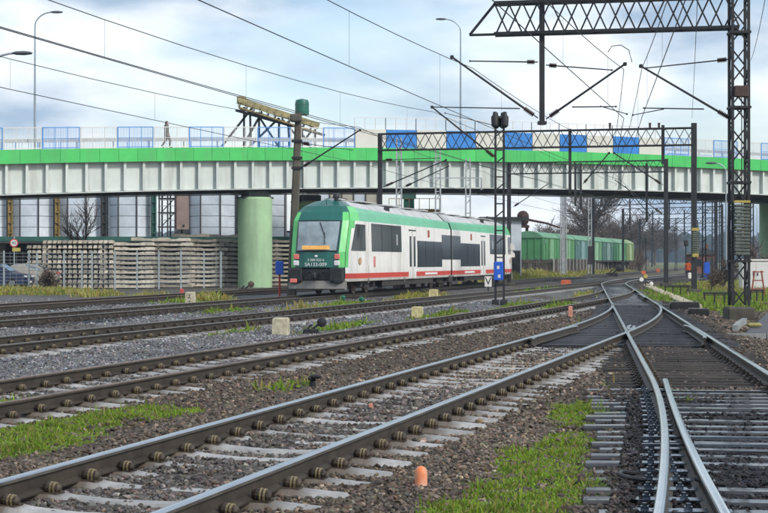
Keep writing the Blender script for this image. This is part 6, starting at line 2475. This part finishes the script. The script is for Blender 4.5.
c = at(592, 0, 243)
bare_tree(c.x, 243, 15.5, 'large bare tree behind the goods wagons', 4, .55, 5, .26)
for i, (px, Y, h, lab) in enumerate(((557, 236, 8.5, 'smaller bare tree above the first green wagon'), (575, 262, 10, 'bare tree left of the large tree behind the wagons'), (612, 268, 11, 'bare tree right of the large tree behind the wagons'),
                                     (628, 300, 11, 'bare tree above the last wagon'), (545, 255, 8, 'bare tree beside the rusty boom'),
                                     (640, 400, 15, 'hazy bare tree left of the distant signal board'), (655, 430, 14, 'hazy bare tree behind the distant signal board'), (668, 470, 13, 'hazy bare tree farther right on the skyline'), (622, 420, 14, 'hazy bare tree just beyond the last wagon'))):
    c = at(px, 0, Y)
    bare_tree(c.x, Y, h, lab, 20 + i, .6, 5, .2)
c = at(84, 0, 114)
bare_tree(c.x, 114, 6.4, 'small bare tree in front of the silos above the stacked sleepers', 60, .42, 4, .3)
m_twigb = M('reddish_twigs', (.115, .085, .064), .9, 0, .3, 1)
for i, (px, Y, h, lab) in enumerate(((44, 92.2, 1.5, 'brown shrub beside the bonnet of the blue car'), (52, 92.0, 1.1, 'low brown shrub at the wire fence, right of its twin'), (722, 96, 1.9, 'brown leafless shrub left of the lattice mast'), (712, 90, 1.3, 'low brown shrub under the blue cabinet'),
                                     (765, 110, 3.4, 'tall brown shrub at the right edge'))):
    c = at(px, 0, Y)
    bare_tree(c.x, Y, h, lab, 80 + i, .7, 4, .2, 'shrub', m_twigb)
# brown thicket behind the wagons: one mass
tw = MB()
rt = random.Random(12)
for i in range(2600):
    Y = rt.uniform(228, 300)
    px = rt.uniform(536, 642)
    x = (px - 384) / F * Y
    h = rt.uniform(2.5, 6.2) * (1 if px < 610 else .65)
    p = Vector((x, Y, rt.uniform(0, h * .35)))
    d = Vector((rt.gauss(0, .35), rt.gauss(0, .35), 1)).normalized()
    tw.tube(p, p + d * h * .7, .05, .015, 3, caps=False)
    for _ in range(3):
        q = p + d * h * rt.uniform(.25, .7)
        d2 = (d + Vector((rt.gauss(0, .6), rt.gauss(0, .6), .2))).normalized()
        tw.tube(q, q + d2 * h * .28, .03, .01, 3, caps=False)
tag(tw.build('thicket', m_twigb), 'brown leafless thicket behind the goods wagons', 'thicket', kind='stuff')

# far forest
m_forest = M_attr('far_forest_green', .9, spec=.1)
Vs, Cs = [], []
NT = 2600
fx = rng.uniform(-650, 900, NT)
fy = rng.uniform(1150, 1500, NT)
fh = rng.uniform(13, 20, NT) + 5 * lattice_noise(fx, fy * 0, 90, 3) + (fy - 1150) * .018
nv = len(ICO_V)
W = ICO_V[None] * rng.uniform(.7, 1.25, (NT, nv, 1)) * np.stack([fh * .30, fh * .30, fh * .56], -1)[:, None]
W = W + np.stack([fx, fy, fh * .5], -1)[:, None]
cc = np.array([.030, .048, .034])[None] * np.exp(rng.normal(0, .25, (NT, 1)))
cc = np.where(rng.random((NT, 1)) < .2, np.array([.07, .06, .04])[None], cc)
o = bpy.data.objects.new('far_forest', np_mesh('far_forest', W.reshape(-1, 3), (ICO_F[None] + (np.arange(NT) * nv)[:, None, None]).reshape(-1, 3), m_forest, np.repeat(cc[:, None], nv, 1).reshape(-1, 3)))
COL.objects.link(o)
tag(o, 'dark wooded skyline in the far distance', 'forest', kind='stuff')

# ------------------------------------------------------------------ haze
hz = MB()
hz.box((100, 830, 14), (2600, 1760, 31))
hz = hz.build('haze', [])
mh = bpy.data.materials.new('haze')
mh.use_nodes = True
mh.node_tree.nodes.clear()
ho = mh.node_tree.nodes.new('ShaderNodeOutputMaterial')
hv = mh.node_tree.nodes.new('ShaderNodeVolumePrincipled')
hv.inputs['Color'].default_value = (.62, .79, 1.0, 1)
hv.inputs['Density'].default_value = .00026
mh.node_tree.links.new(hv.outputs['Volume'], ho.inputs['Volume'])
hz.data.materials.append(mh)
tag(hz, 'thin pale haze over the yard', 'haze', kind='stuff')
